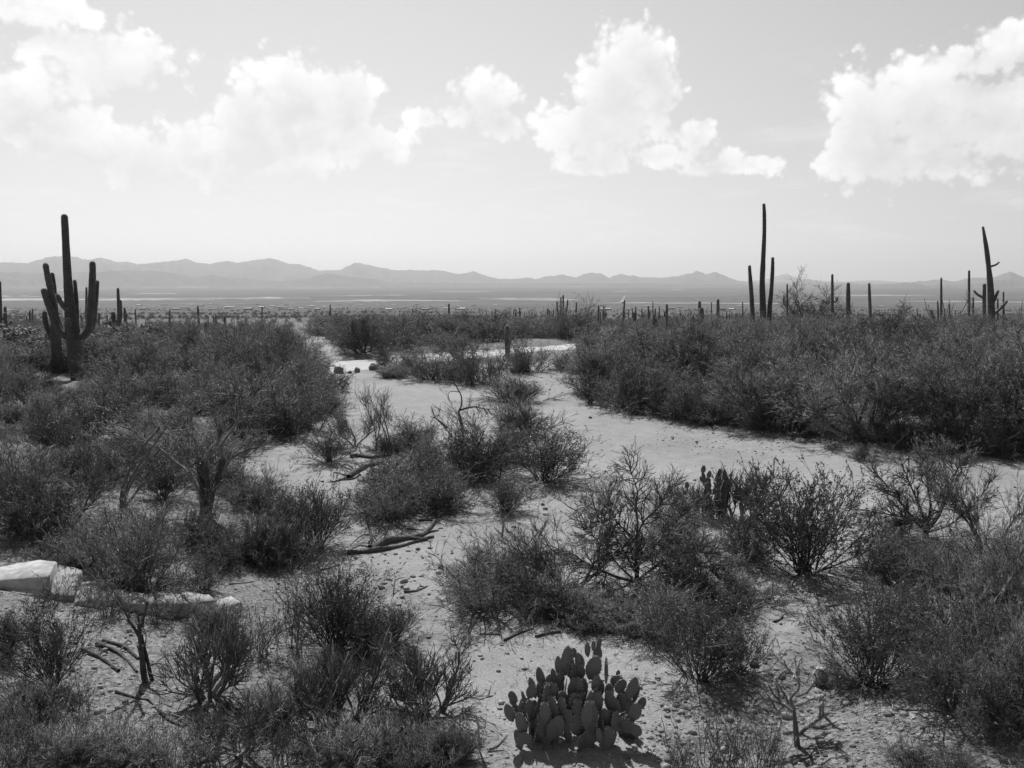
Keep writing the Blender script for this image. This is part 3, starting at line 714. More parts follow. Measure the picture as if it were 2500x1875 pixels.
def gen_sap(seed, W=1.2, H=2.4, ntw=1500):
    """slender sapling with upswept thin branches"""
    rng = np.random.default_rng(seed); tr, cr = MB(), MB()
    n0 = 2; B = np.zeros((n0, 3)); B[:, :2] = rng.normal(size=(n0, 2)) * .03; B[:, 2] = -.1
    P0, R0, D0 = grow(rng, B, ring_dirs(rng, n0, 3, 14), U(rng, n0, 1.6, 2.1), U(rng, n0, .02, .028), U(rng, n0, .006, .009), 9, .08, .05); tubes(tr, P0, R0, rng, 5)
    n = 34; B, D, _ = spawn(rng, P0, D0, n, .25, 1, .35, .75); P1, R1, D1 = grow(rng, B, D, U(rng, n, .35, .75), U(rng, n, .006, .010), U(rng, n, .003, .004), 5, .1, .14); tubes(tr, P1, R1, rng, 4)
    n = 260; B, D, _ = spawn(rng, P1, D1, n, .2, 1, .3, .7); P2, R2, D2 = grow(rng, B, D, U(rng, n, .15, .4), U(rng, n, .003, .0045), U(rng, n, .002, .0025), 3, .1, .12); tubes(cr, P2, R2, rng, 3)
    B, D, _ = spawn(rng, P2, D2, ntw, .1, 1, .25, .7); spikes(cr, B, D, U(rng, ntw, .05, .15), U(rng, ntw, .002, .003), rng)
    return finish([tr, cr], ['trunk', 'crown'], [M['palo_bark'], M['bare']], W, H)

def gen_weed(seed, W=.8, H=.75):
    """sparse spray of thin upright stalks"""
    rng = np.random.default_rng(seed); st, tp = MB(), MB()
    n = 34; B = np.zeros((n, 3)); B[:, :2] = rng.normal(size=(n, 2)) * .13; B[:, 2] = -.04
    P, Rr, D = grow(rng, B, ring_dirs(rng, n, 2, 42, 3), U(rng, n, .35, .75), U(rng, n, .004, .006), U(rng, n, .002, .0025), 6, .11, .05); tubes(st, P, Rr, rng, 3)
    n = 260; B, Dd, _ = spawn(rng, P, D, n, .25, 1, .3, .8); P, Rr, D = grow(rng, B, Dd, U(rng, n, .08, .22), U(rng, n, .002, .003), U(rng, n, .001, .0015), 3, .14, .08); tubes(tp, P, Rr, rng, 3)
    n = 1500; B, Dd, _ = spawn(rng, P, D, n, .1, 1, .3, .9); spikes(tp, B, Dd, U(rng, n, .02, .06), U(rng, n, .0015, .0025), rng)
    return finish([st, tp], ['stems', 'twigs'], [M['burs_bark'], M['burs']], W, H)

def gen_cholla(seed, W=2.0, H=1.8):
    """chain-fruit cholla: dark trunk under a mass of fat pale spiny joints"""
    rng = np.random.default_rng(seed); tr, jt = MB(), MB()
    n0 = 4; B = np.zeros((n0, 3)); B[:, 2] = -.1
    P0, R0, D0 = grow(rng, B, ring_dirs(rng, n0, 8, 40), U(rng, n0, .8, 1.2), U(rng, n0, .06, .08), U(rng, n0, .03, .04), 6, .18, .03); tubes(tr, P0, R0, rng, 6)
    n = 26; B, D, _ = spawn(rng, P0, D0, n, .35, 1, .4, 1.1); P1, R1, D1 = grow(rng, B, D, U(rng, n, .35, .6), U(rng, n, .03, .035), U(rng, n, .025, .03), 4, .18, .04); tubes(tr, P1, R1, rng, 5)
    n = 230; B, D, _ = spawn(rng, P1, D1, n, .2, 1, .4, 1.2); P2, R2, D2 = grow(rng, B, D, U(rng, n, .14, .26), U(rng, n, .024, .03), U(rng, n, .02, .025), 3, .14, -.02)
    R2[:, 0] *= .6; R2[:, -1] *= .5; tubes(jt, P2, R2, rng, 6)
    n = 420; B, D, _ = spawn(rng, P2, D2, n, .5, 1, .5, 1.5); D[:, 2] -= .5; P3, R3, D3 = grow(rng, B, D, U(rng, n, .08, .16), U(rng, n, .018, .024), U(rng, n, .014, .018), 3, .12, -.1); R3[:, -1] *= .5; tubes(jt, P3, R3, rng, 5)
    sp = MB(); n = 9000; Pq = np.concatenate([P2, P3]); Dq = np.concatenate([D2, D3]); B, D, _ = spawn(rng, Pq, Dq, n, 0, 1, 1.0, 1.9); spikes(sp, B + D * .015, D, U(rng, n, .02, .035), U(rng, n, .002, .003), rng)
    return finish([tr, jt, sp], ['trunk', 'joints', 'spines'], [M['bark'], M['cholla'], M['spine']], W, H)

def gen_ocotillo(seed, W=1.8, H=2.6, n=22):
    """ocotillo: straight thorny wands fanning from one base"""
    rng = np.random.default_rng(seed); st, th = MB(), MB()
    B = np.zeros((n, 3)); B[:, :2] = rng.normal(size=(n, 2)) * .06; B[:, 2] = -.06
    P, Rr, D = grow(rng, B, ring_dirs(rng, n, 4, 34, 3), U(rng, n, 1.7, 2.8), U(rng, n, .018, .024), U(rng, n, .006, .009), 10, .045, .02); tubes(st, P, Rr, rng, 5)
    m = 2600; B, Dd, _ = spawn(rng, P, D, m, .05, 1, .8, 1.5); spikes(th, B, Dd, U(rng, m, .02, .04), U(rng, m, .003, .005), rng)
    return finish([st, th], ['stems', 'thorns'], [M['bare'], M['burs']], W, H)

LIB = {'palo': [gen_palo(100 + k, 4.2, 3.5 - .25 * (k % 3), 1.0) for k in range(5)],
       'airy': [gen_airy(200 + k) for k in range(3)],
       'creo': [gen_creo(300 + k, 1.7, 1.45, 40 + 4 * k) for k in range(4)],
       'burs': [gen_burs(400 + k) for k in range(4)],
       'mound': [gen_mound(430 + k, leafy=(0, 2500, 0, 5000, 0)[k]) for k in range(5)],
       'grey': [gen_burs(450 + k, 1.6, .85, ('grey', 'grey'), 5000, 0, 54) for k in range(2)],
       'bare': [gen_bare(500 + k) for k in range(3)],
       'sap': [gen_sap(600 + k) for k in range(2)],
       'weed': [gen_weed(700 + k) for k in range(3)],
       'cholla': [gen_cholla(800 + k) for k in range(2)],
       'oco': [gen_ocotillo(900 + k) for k in range(2)]}
KIND = {'palo': ('palo_verde_tree', 'tree'), 'airy': ('palo_verde_tree', 'tree'), 'creo': ('creosote_bush', 'shrub'), 'burs': ('bursage_shrub', 'shrub'), 'grey': ('grey_shrub', 'shrub'), 'mound': ('desert_shrub', 'shrub'),
        'bare': ('bare_shrub', 'shrub'), 'sap': ('sapling', 'tree'), 'weed': ('dry_weed', 'plant'), 'cholla': ('cholla_cactus', 'cactus'), 'oco': ('ocotillo', 'plant')}
pr = random.Random(77)
COUNT = {}
def plant(kind, P, w, h, label, group=None, rot=None, var=None):
    lib = LIB[kind]; d = lib[var if var is not None else pr.randrange(len(lib))]
    name, cat = KIND[kind]; COUNT[name] = COUNT.get(name, 0) + 1
    e = empty(name, (P[0], P[1], P[2]), pr.uniform(0, 6.28) if rot is None else rot, (w / d['W'], w / d['W'], h / d['H']))
    tag(e, label, cat, group)
    for n, me in d['parts']:
        o = obj(n, me, e)
        if n == 'joints': o['kind'] = 'stuff'
    return e
def put(kind, px, py, wpx, hpx, label, group=None, rot=None, var=None):
    P = G(px, py); t = depth(P)
    return plant(kind, P, wpx * t / F * 1.06, hpx * t / F / .94, label, group, rot, var)
# ------------------------------------------------------------------ saguaros
def catmull(P, step):
    P = np.asarray(P, float); n = len(P); out = []
    if n == 2: P = np.array([P[0], (P[0] + P[1]) / 2, P[1]]); n = 3
    for i in range(n - 1):
        p0 = P[max(i - 1, 0)]; p1 = P[i]; p2 = P[i + 1]; p3 = P[min(i + 2, n - 1)]
        m = max(int(np.linalg.norm((p2 - p1)[:3]) / step), 2)
        for k in range(m):
            t = k / m
            out.append(.5 * ((2 * p1) + (-p0 + p2) * t + (2 * p0 - 5 * p1 + 4 * p2 - p3) * t * t + (-p0 + 3 * p1 - 3 * p2 + p3) * t ** 3))
    out.append(P[-1]); return np.array(out)
def sag_tube(pts, ribs=13, step=.22, seed=0, spn=1.0, blunt=True):
    """pts rows x,y,z,radius -> (skin MB, spine MB)"""
    rng = np.random.default_rng(seed); Q = catmull(pts, step); rr = np.maximum(Q[:, 3], .01) * (1 + (fbm(np.arange(len(Q)) * .45, np.full(len(Q), seed * 1.7), 3, seed) - .44) * .18); C0 = Q[:, :3]
    d = C0[-1] - C0[-2]; d = d / np.linalg.norm(d); r = rr[-1]
    tipC = [C0[-1] + d * r * math.sin(a) * 1.1 for a in (.35, .7, 1.0, 1.3, 1.54)]; tipR = [r * math.cos(a) for a in (.35, .7, 1.0, 1.3, 1.54)]
    C0 = np.concatenate([C0, tipC]); rr = np.concatenate([rr, tipR])
    T = nrm(np.gradient(C0, axis=0)); ref = np.array([.3, 1, .1]); a = nrm(np.cross(T, np.broadcast_to(ref, T.shape))); b = np.cross(T, a)
    n = ribs * 2; th = np.arange(n) * 2 * np.pi / n; k = np.where(np.arange(n) % 2 == 0, 1.0, .84)
    V = C0[:, None] + (rr[:, None] * k[None])[:, :, None] * (np.cos(th)[None, :, None] * a[:, None] + np.sin(th)[None, :, None] * b[:, None])
    S = len(C0); i = (np.arange(S - 1)[:, None] * n + np.arange(n)[None]); j = (np.arange(S - 1)[:, None] * n + (np.arange(n)[None] + 1) % n)
    mb = MB(); mb.add(V, np.stack([i, j, j + n, i + n], -1).reshape(-1, 4))
    mb.add(V[-1], [list(range(n))])
    sp = MB(); L = np.linalg.norm(np.diff(C0, axis=0), axis=1).sum(); m = int((260 * L + 500) * spn)
    w = np.ones(S - 1); w[-7:] *= 2.5
    si = rng.choice(S - 1, m, p=w / w.sum()); f = rng.random(m)[:, None]; rb = rng.integers(0, ribs, m) * 2
    B = V[si, rb] * (1 - f) + V[si + 1, rb] * f; cc = C0[si] * (1 - f) + C0[si + 1] * f
    D = nrm(nrm(B - cc) + T[si] * .5 + rng.normal(size=(m, 3)) * .45)
    spikes(sp, B, D, rng.uniform(.025, .055, m), rng.uniform(.0025, .004, m), rng)
    return mb, sp
def sag_px(base, trunk, arms, label, Y=None, ribs=14, spn=1.0, group='saguaro cacti', seed=1):
    """trunk and arms as (px, py, width_px[, dy]) traced at the plant's own distance"""
    if Y is None: Pg = G(*base); Y = Pg[1]
    else:
        q = at(base[0], base[1], Y); Pg = np.array([q[0], Y, TZ(q[0], Y)])
    def tr(rows, dy0=0):
        out = []
        for r in rows:
            y = Y + dy0 + (r[3] if len(r) > 3 else 0); q = at(r[0], r[1], y); out.append([*(q - Pg), r[2] * .5 * depth(q) / F])
        return out
    e = empty('saguaro', Pg); tag(e, label, 'cactus', group)
    t = tr(trunk); r0 = t[0][3]
    if t[0][2] > .05: t = [[t[0][0], t[0][1], -.3, r0 * .92]] + t
    mb, sp = sag_tube(t, ribs, seed=seed, spn=spn); obj('trunk', mb.mesh('saguaro_trunk', M['sag'], True), e); s_ = obj('spines', sp.mesh('saguaro_spines', M['spine']), e)
    for k, (dy, rows) in enumerate(arms):
        mb, sp = sag_tube(tr(rows, dy), max(ribs - 3, 8), seed=seed + k + 1, spn=spn, step=.12)
        a = obj('arm', mb.mesh('saguaro_arm', M['sag'], True), e); obj('spines', sp.mesh('saguaro_arm_spines', M['spine']), a)
    return e
Yl = G(190, 930)[1]
sag_px((190, 930), [(190, 928, 34), (185, 860, 36), (178, 815, 34), (172, 760, 26), (166, 690, 20), (162, 620, 18), (159, 560, 16.5), (157.5, 532, 15)],
       [(-.1, [(190, 822, 17), (205, 820, 17), (216, 803, 17), (221, 775, 17), (224, 720, 16.5), (226, 670, 16), (226, 646, 14)]),
        (.25, [(190, 818, 12), (212, 815, 13), (226, 795, 13), (232, 750, 12), (236, 700, 11), (237, 690, 9)]),
        (-.15, [(172, 824, 17), (155, 818, 17), (139, 798, 16.5), (126, 765, 16), (115, 735, 15), (108, 712, 14)]),
        (.1, [(168, 818, 14), (150, 805, 14), (138, 775, 14.5), (128, 730, 14.5), (117, 680, 14), (112, 650, 13)]),
        (-.2, [(171, 758, 9), (160, 753, 11.5), (151, 743, 12), (144, 729, 11.5), (141.5, 724, 10.5)]),
        (-.35, [(174, 824, 12), (171, 812, 13), (168, 795, 12.5), (166, 782, 11)]),
        (.35, [(184, 812, 9), (188, 790, 10), (187, 740, 9.5), (184, 700, 9), (182.5, 688, 8)])],
       'tallest saguaro at the left, candelabra of upswept arms round its trunk', ribs=15, spn=1.2, seed=3)
sag_px((140, 908), [(141, 906, 23), (138, 850, 24), (135, 800, 22), (134, 750, 15), (131, 700, 12), (127, 672, 11)],
       [(.0, [(134, 818, 13), (124, 815, 13), (115, 800, 13), (110, 780, 12.5), (109, 765, 11)])],
       'saguaro half hidden right behind the tall candelabra saguaro at left', Y=Yl + 2.2, seed=21)
sag_px((288, 800), [(291, 800, 8), (290, 760, 8), (288.5, 720, 7), (288, 706, 5.5)],
       [(-.1, [(291, 792, 7), (294, 775, 8), (294.5, 750, 7.5), (294, 736, 6.5)]), (.2, [(293, 790, 5), (304, 786, 6), (305, 765, 6), (304, 754, 5)]), (-.2, [(294, 793, 6), (304, 790, 8), (307, 777, 8), (307, 769, 7)]),
        (.1, [(289, 792, 6), (281, 788, 6), (279, 772, 6), (278, 764, 5)]), (-.1, [(288, 794, 5), (275, 788, 5.5), (274, 770, 5.5), (274, 764, 5)]), (-.4, [(289, 795, 5), (287, 790, 7), (286, 783, 6.5)])],
       'saguaro with a cluster of short stubby arms above the pale cholla', Y=88, seed=31)
sag_px((13, 798), [(14, 798, 8), (13, 770, 7.5), (12.5, 752, 6)], [(0, [(14, 792, 5), (24, 790, 5.5), (28, 785, 5)]), (0, [(12, 778, 4), (5, 776, 4), (3, 770, 3.5)])], 'small saguaro with two stub arms by the left edge', Y=75, seed=35)
sag_px((1, 800), [(1, 800, 9), (0, 740, 8.5), (-1, 690, 7)], [(0, [(1, 780, 5), (9, 778, 5), (12, 765, 5)])], 'tall saguaro cut off by the left edge of the view', Y=72, seed=37)
# right: the tall triple one
sag_px((1864, 850), [(1864, 850, 16), (1863, 760, 15), (1862, 730, 15), (1861, 690, 13), (1863, 640, 11.5), (1866, 570, 9.5), (1866, 520, 8.5), (1865, 501, 7)],
       [(-.2, [(1862, 832, 11), (1848, 828, 11), (1840, 800, 11.5), (1837, 762, 11), (1834, 710, 10), (1831, 670, 8.5), (1830, 652, 7)]),
        (.2, [(1865, 825, 11), (1874, 820, 11), (1877, 790, 12), (1879, 750, 11.5), (1883, 710, 9.5), (1886, 660, 8.5), (1886.5, 632, 7)])],
       'very tall slender saguaro flanked by two long straight arms at right', Y=64, ribs=13, seed=41)
sag_px((2421, 800), [(2421, 800, 16), (2420, 750, 16.5), (2418, 700, 14.5), (2414, 655, 11), (2409, 612, 11), (2404, 580, 8), (2400, 556, 5)],
       [(0, [(2416, 651, 5), (2424, 649, 5), (2432, 646, 4.5), (2438, 641, 3.5)]), (-.2, [(2420, 745, 7), (2427, 735, 7), (2432, 722, 7), (2436, 712, 6)]), (.1, [(2422, 770, 6), (2438, 757, 6.5), (2450, 745, 7), (2457, 737, 6)])],
       'leaning tapered saguaro with a thin crooked arm near the right edge', Y=68, seed=51)
sag_px((2403, 800), [(2403, 800, 8), (2403, 740, 8.5), (2403.5, 697, 8)], [(0, [(2402, 727, 6), (2393, 723, 6), (2384, 717, 5.5), (2379, 711, 5)])], 'blunt saguaro with one left arm beside the leaning saguaro', Y=74, seed=55)
sag_px((2298, 800), [(2298, 800, 5.5), (2298, 740, 5.5), (2298, 700, 5), (2298, 680, 3.6)],
       [(0, [(2299, 792, 5), (2285, 786, 5), (2278, 770, 5), (2274, 757, 4)]), (.1, [(2298, 790, 4), (2291, 782, 4), (2290, 755, 4), (2289, 736, 3.2)]), (0, [(2299, 790, 4), (2305, 784, 4), (2306, 770, 4), (2306, 756, 3)]), (.2, [(2299, 784, 4), (2314, 780, 4), (2318, 765, 4), (2318, 744, 3.4)])],
       'slim saguaro with four thin arms among ocotillo wands', Y=95, seed=61)
sag_px((1374, 775), [(1375, 780, 5), (1375, 745, 4.6), (1375, 722, 3.6)], [(0, [(1375, 772, 4), (1370, 769, 4.2), (1369.5, 745, 4), (1369.5, 727, 3.4)]), (0, [(1374, 774, 4), (1363, 772, 4.5), (1361, 755, 4.3), (1359.5, 738, 3.6)]), (0, [(1376, 770, 3.6), (1382, 765, 4), (1385, 745, 3.8), (1386, 733, 3)])],
       'four-stemmed saguaro rising out of a dark tree left of centre right', Y=150, seed=65)
sag_px((1522, 785), [(1522, 785, 4.6), (1523, 760, 4.4), (1525, 734, 3.4)], [(0, [(1523, 739, 2.6), (1519, 739, 2.6), (1518.4, 738.6, 2.2)])], 'thin saguaro with a short crossbar stub in the middle distance', Y=150, seed=69)
# single-stemmed ones, (px, top, width, distance or base row) and what sets each apart
SINGLE = [(868, 777, 8, ('b', 856), 'lone saguaro standing beside the far dry wash', [(0, [(869, 821, 5), (876, 820, 5), (882, 818, 4.5), (884, 817, 4)])]),
          (1239, 794, 14, ('b', 868), 'stout single saguaro column among the brush between wash and road', []),
          (830, 773, 5.5, ('d', 125), 'knobbly thin saguaro left of the lone one by the far wash', []),
          (825, 798, 5, ('d', 110), 'short saguaro stub left of the lone one by the far wash', []),
          (1096, 741, 5.2, ('d', 150), 'single saguaro poking above the middle thicket', []), (1007, 753, 3, ('d', 260), 'tiny saguaro above the middle thicket', []),
          (1209, 754, 3.4, ('d', 230), 'thin saguaro left of the four-stemmed saguaro', []), (1269, 751, 4, ('d', 200), 'slim straight saguaro just left of the four-stemmed saguaro', []), (1258, 763, 4, ('d', 190), 'short saguaro beside a slim straight one', []),
          (1407, 738, 4.4, ('d', 155), 'single saguaro in front of the dark round tree', []), (1337, 753, 3.5, ('d', 220), 'thin saguaro left of the dark round tree', []),
          (1474, 747, 3, ('d', 260), 'distant thin saguaro right of the dark round tree', []), (1548, 762, 5, ('d', 150), 'squat saguaro next to the one with a crossbar', []), (1535, 755, 2.8, ('d', 250), 'thin distant saguaro just right of the one with a crossbar', []),
          (1583, 746, 4.6, ('d', 165), 'narrow saguaro with a pale crown in the right middle distance', []), (1597, 765, 8, ('d', 98), 'short thick saguaro with a pale woolly crown', [(0, [(1598, 790, 5), (1602, 786, 5), (1602, 779, 4.5)])]),
          (1594, 736, 2.6, ('d', 280), 'needle-thin distant saguaro behind the short thick one', []),
          (1628, 742, 6.4, ('d', 120), 'dark straight saguaro between two pale-crowned short ones', [(.2, [(1627, 775, 4), (1623, 772, 4), (1623, 762, 3.6)])]), (1642, 782, 6, ('d', 98), 'knee-high saguaro just clearing the thicket', []),
          (1688, 772, 9.5, ('d', 84), 'pale-topped young saguaro with pups in the right thicket', [(.1, [(1688, 800, 6), (1694, 796, 6), (1694, 785, 6), (1693, 773, 5.5)]), (-.1, [(1687, 806, 5), (1681, 803, 6), (1680, 797, 5.5)])]),
          (1708, 735, 8, ('d', 100), 'dark saguaro just behind the thick pale-topped one', []), (1713, 751, 12, ('d', 74), 'thickest pale-topped single saguaro in the right thicket', []),
          (1753, 730, 8, ('d', 104), 'dark tapered saguaro left of the very tall slender one', []), (1737, 737, 3, ('d', 230), 'thin distant saguaro between two thicker ones', []), (1742, 782, 6, ('d', 104), 'curled saguaro stub low in the right thicket', []),
          (1813, 737, 3.2, ('d', 210), 'thin saguaro left of the three-stemmed tall one', []), (1797, 763, 4, ('d', 160), 'short slim saguaro at the foot of the three-stemmed tall one', []),
          (1922, 693, 4.4, ('d', 150), 'dark saguaro mast left of the feathery palo verde crown', [(0, [(1922, 745, 4), (1914, 742, 4), (1913.5, 722, 3)])]),
          (2032, 669, 6.6, ('d', 112), 'straight saguaro right of the feathery palo verde crown', [(0, [(2033, 738, 4), (2042, 735, 4), (2044, 727, 4)])]),
          (2071, 690, 10, ('d', 80), 'thick blunt saguaro column in open view at right', []), (2122, 691, 7, ('d', 105), 'left-leaning saguaro column at right', []),
          (1985, 755, 9.4, ('d', 78), 'dark saguaro stem low in front of the palo verde crown', []), (2366, 660, 6, ('d', 118), 'tall thin saguaro left of the leaning one', []), (2376, 725, 4.6, ('d', 150), 'short saguaro left of the leaning one', []),
          (2450, 712, 4.4, ('d', 150), 'thin saguaro right of the leaning one', []), (2436, 728, 4.5, ('d', 150), 'slim saguaro close beside the leaning one', []),
          (414, 758, 5, ('d', 140), 'single saguaro right of the stubby-armed cluster', []), (456, 769, 5, ('d', 120), 'paired saguaro stems in the left thicket', [(0, [(457, 803, 4), (461, 800, 4.5), (461.5, 785, 4.5), (461, 775, 4)])]),
          (549, 771, 6.4, ('d', 110), 'short blunt saguaro behind the ocotillo', []), (527, 766, 4.4, ('d', 140), 'small saguaro left of the short blunt one', [(0, [(527, 785, 3), (522, 783, 3.5), (522, 775, 3)])]), (502, 786, 6, ('d', 100), 'pale-crowned saguaro stub at the ocotillo', []),
          (211, 701, 5.6, ('d', 120), 'slim saguaro seen past the right arm of the candelabra', []), (242, 763, 5, ('d', 120), 'short saguaro with side stub right of the candelabra', [(0, [(242, 790, 4), (237, 787, 4), (236, 780, 3.5)])]),
          (209, 748, 3, ('d', 220), 'thin dark saguaro between trunk and right arm of the candelabra', []), (198, 768, 4.6, ('d', 130), 'leaning saguaro stub behind the candelabra', []),
          (65, 770, 3.6, ('d', 170), 'small thin saguaro near the left edge', []), (73, 756, 4, ('d', 180), 'saguaro second from the left edge in the distance', []), (79, 753, 3.4, ('d', 200), 'saguaro in a pair near the left edge in the distance', []), (262, 768, 3, ('d', 220), 'tiny saguaro left of the stubby-armed cluster', []), (640, 748, 3, ('d', 260), 'tiny saguaro on the slope left of the far wash', [])]
for k, (x, top, w, where, lab, arms) in enumerate(SINGLE):
    if where[0] == 'b': P = G(x, where[1]); Y = P[1]; base = where[1]
    else:
        Y = where[1]; q = at(x, top, Y); base = to_px(np.array([q[0], Y, TZ(q[0], Y)]))[1]
    lean = {2122: -4, 198: -5, 1742: -6}.get(x, pr.uniform(-.8, .8))
    hgt = base - top
    sag_px((x - lean, base), [(x - lean, base, w * .85), (x - lean * .7, base - hgt * .4, w * 1.08), (x - lean * .2, base - hgt * .8, w * .98), (x, top + w * .45, w * .8)], arms, lab, Y=Y, ribs=11 if Y < 110 else 8, spn=1.0 if Y < 110 else .4, seed=100 + k)
# the distant forest of saguaros on the slope: shared meshes
FARSAG = []
for k in range(4):
    arms = [[], [[(.0, 0, 2.2, .13), (.35, 0, 2.3, .15), (.5, 0, 2.8, .15), (.5, 0, 4.0, .12)]], [[(.0, 0, 2.0, .13), (-.35, .1, 2.1, .15), (-.5, .1, 2.6, .15), (-.5, .1, 3.6, .12)], [(0, 0, 2.6, .12), (.4, -.1, 2.7, .14), (.5, -.1, 3.2, .14), (.5, -.1, 4.4, .11)]], []][k]
    mb, sp = sag_tube([(0, 0, -.5, .2), (0, 0, 2, .25), (.03, 0, 4, .22), (.05, 0, [5, 5.6, 6, 4.2][k], .17)], 8, .7, 50 + k, .15)
    FARSAG.append((mb.mesh('far_saguaro_trunk', M['sag'], True), [sag_tube(a, 7, .4, 60 + k, 0)[0].mesh('far_saguaro_arm', M['sag'], True) for a in arms]))
n = 0
while n < 85:
    px = pr.choice([pr.uniform(1230, 1900), pr.uniform(1250, 1750), pr.uniform(1250, 1800), pr.uniform(0, 2500), pr.uniform(1950, 2500)]); d = pr.uniform(170, 560)
    x = (px - 1250) / F * d * 1.0; z = TZ(x, d); tm, am = FARSAG[pr.randrange(4)]; s = pr.uniform(.45, 1.05)
    e = empty('saguaro', (x, d, z), pr.uniform(0, 6.28), (s, s, s)); tag(e, 'small distant saguaro standing in the scrub of the far slope', 'cactus', 'distant saguaros on the far slope')
    obj('trunk', tm, e)
    for a in am: obj('arm', a, e)
    n += 1

# ------------------------------------------------------------------ thickets: bushes one by one over the banks
def skyline_py(px):
    return float(np.interp(px, [-200, 0, 250, 420, 620, 700, 800, 1150, 1300, 1450, 1600, 1760, 2000, 2200, 2500, 2700], [800, 800, 800, 786, 778, 772, 768, 768, 772, 786, 792, 778, 780, 778, 778, 778]))
TAKEN = []
SPOTS = [(-500, 'at the far left'), (90, 'before the candelabra saguaro'), (260, 'right of the candelabra saguaro'), (430, 'near the gnarled mesquite'), (620, 'by the ocotillo fan'), (760, 'at the far wash mouth'), (900, 'near the lone wash saguaro'), (1060, 'left of the stout saguaro'),
         (1250, 'behind the stout saguaro'), (1400, 'below the four-stemmed saguaro'), (1560, 'at the bend of the bank'), (1720, 'below the pale-topped saguaros'), (1870, 'below the very tall saguaro'), (2020, 'below the feathery crown'), (2160, 'below the thick blunt saguaro'), (2310, 'below the four-armed slim saguaro'), (2430, 'below the leaning saguaro'), (2550, 'at the right edge')]
def where(base, px, y, h, rows):
    """add to a thicket label what the plant stands by and whether it is in front or behind"""
    spot = min(SPOTS, key=lambda q: abs(q[0] - px))[1]
    row = ('front' if y < rows[0] else 'middle' if y < rows[1] else 'back') + ' row, ' if rows else ''
    return f'{base}, {row}{spot}'
def thicket(poly, spacing, n_try, mix, hr_, labels, group, capped=True, seed=0, wk=(.95, 1.35), avoid_wash=True, maxn=400, rows=()):
    rnd = random.Random(seed); P = poly_px(poly) if not isinstance(poly, np.ndarray) else poly
    x0, y0 = P.min(0); x1, y1 = P.max(0); pts = []; made = 0
    for _ in range(n_try):
        x = rnd.uniform(x0, x1); y = rnd.uniform(y0, y1); A = np.array([x]); B = np.array([y])
        if not inside(A, B, P)[0]: continue
        sp = spacing * (1 + max(0, y - 40) / 90)
        if any((x - a) ** 2 + (y - b) ** 2 < sp * sp for a, b in pts): continue
        if avoid_wash and inside(A, B, WASH)[0]: continue
        if inside(A, B, FARWASH)[0] or pdist(A, B, ROAD, False)[0] < 3.6: continue
        if any((x - a) ** 2 + (y - b) ** 2 < r * r for a, b, r in TAKEN): continue
        kind = rnd.choices([m[0] for m in mix], [m[1] for m in mix])[0]; h0, h1 = hr_[kind]
        h = rnd.uniform(h0, h1); z = TZ(x, y); px, _ = to_px(np.array([x, y, z]))
        if capped:
            line = skyline_py(px) + rnd.choice((rnd.uniform(-16, 6), rnd.uniform(-2, 45)))
            if 70 < px < 260 and y < Yl + 1.5: line = max(line, (928 if px < 225 else 865) + rnd.uniform(-6, 25))      # the brush stays low in front of the big saguaro
            d = ray(px, line); top = EYE + d[2] / d[1] * y
            h = min(h, top - z)
            if h < .35: continue
            if h < .8: kind = 'burs'; h0 = .4
        dd = LIB[kind][0]; w = min(max(h, .55 * h0 + .45 * h) * dd['W'] / dd['H'] * rnd.uniform(*wk), 6.0)
        pts.append((x, y)); made += 1
        plant(kind, (x, y, z), w, h, where(labels.get(kind, 'low twiggy shrub in the undergrowth'), px, y, h, rows), group)
        if made >= maxn: break
    return made
TAKEN += [(G(190, 930)[0], G(190, 930)[1], 1.0), (G(1239, 868)[0], G(1239, 868)[1], 1.2)]
TAKEN.append((*at(868, 856, G(868, 856)[1])[:2], 1.2))
TR = [(1480, 962), (1560, 985), (1660, 1008), (1800, 1034), (2050, 1062), (2300, 1095), (2700, 1105), (2700, 846), (2000, 840), (1440, 852), (1430, 900)]
thicket(TR, 2.0, 2600, [('palo', 8), ('airy', 1.2), ('creo', .6)], {'palo': (2.6, 3.7), 'airy': (2.6, 3.6), 'creo': (1.0, 1.6)},
        {'palo': 'bushy palo verde of the right bank thicket', 'airy': 'open-limbed palo verde of the right bank thicket', 'creo': 'small creosote of the right bank thicket'}, 'plants of the right bank thicket', seed=1, maxn=105, rows=(38, 52))
TLn = [(-120, 1330), (200, 1320), (420, 1270), (560, 1225), (560, 1110), (700, 1060), (770, 1010), (760, 960), (-120, 960)]
thicket(TLn, 1.4, 1500, [('palo', 2), ('airy', 2), ('creo', 2), ('burs', 1.2), ('mound', 1.6), ('grey', .6), ('weed', .6)], {'palo': (1.3, 2.1), 'airy': (1.4, 2.2), 'creo': (.9, 1.5), 'burs': (.5, .9), 'weed': (.5, .8), 'mound': (.8, 1.4), 'grey': (.5, .9)},
        {'palo': 'bushy palo verde on the left slope', 'airy': 'thin-crowned tree on the left slope', 'creo': 'creosote bush on the left slope', 'burs': 'low twiggy shrub on the left slope', 'weed': 'dry stalks on the left slope', 'mound': 'dense mound on the left slope', 'grey': 'pale grey shrub on the left slope'},
        'plants of the left slope thicket', seed=2, maxn=80, rows=(18, 25))
TLm = [(-120, 955), (760, 955), (700, 912), (690, 880), (715, 860), (690, 835), (-120, 835)]
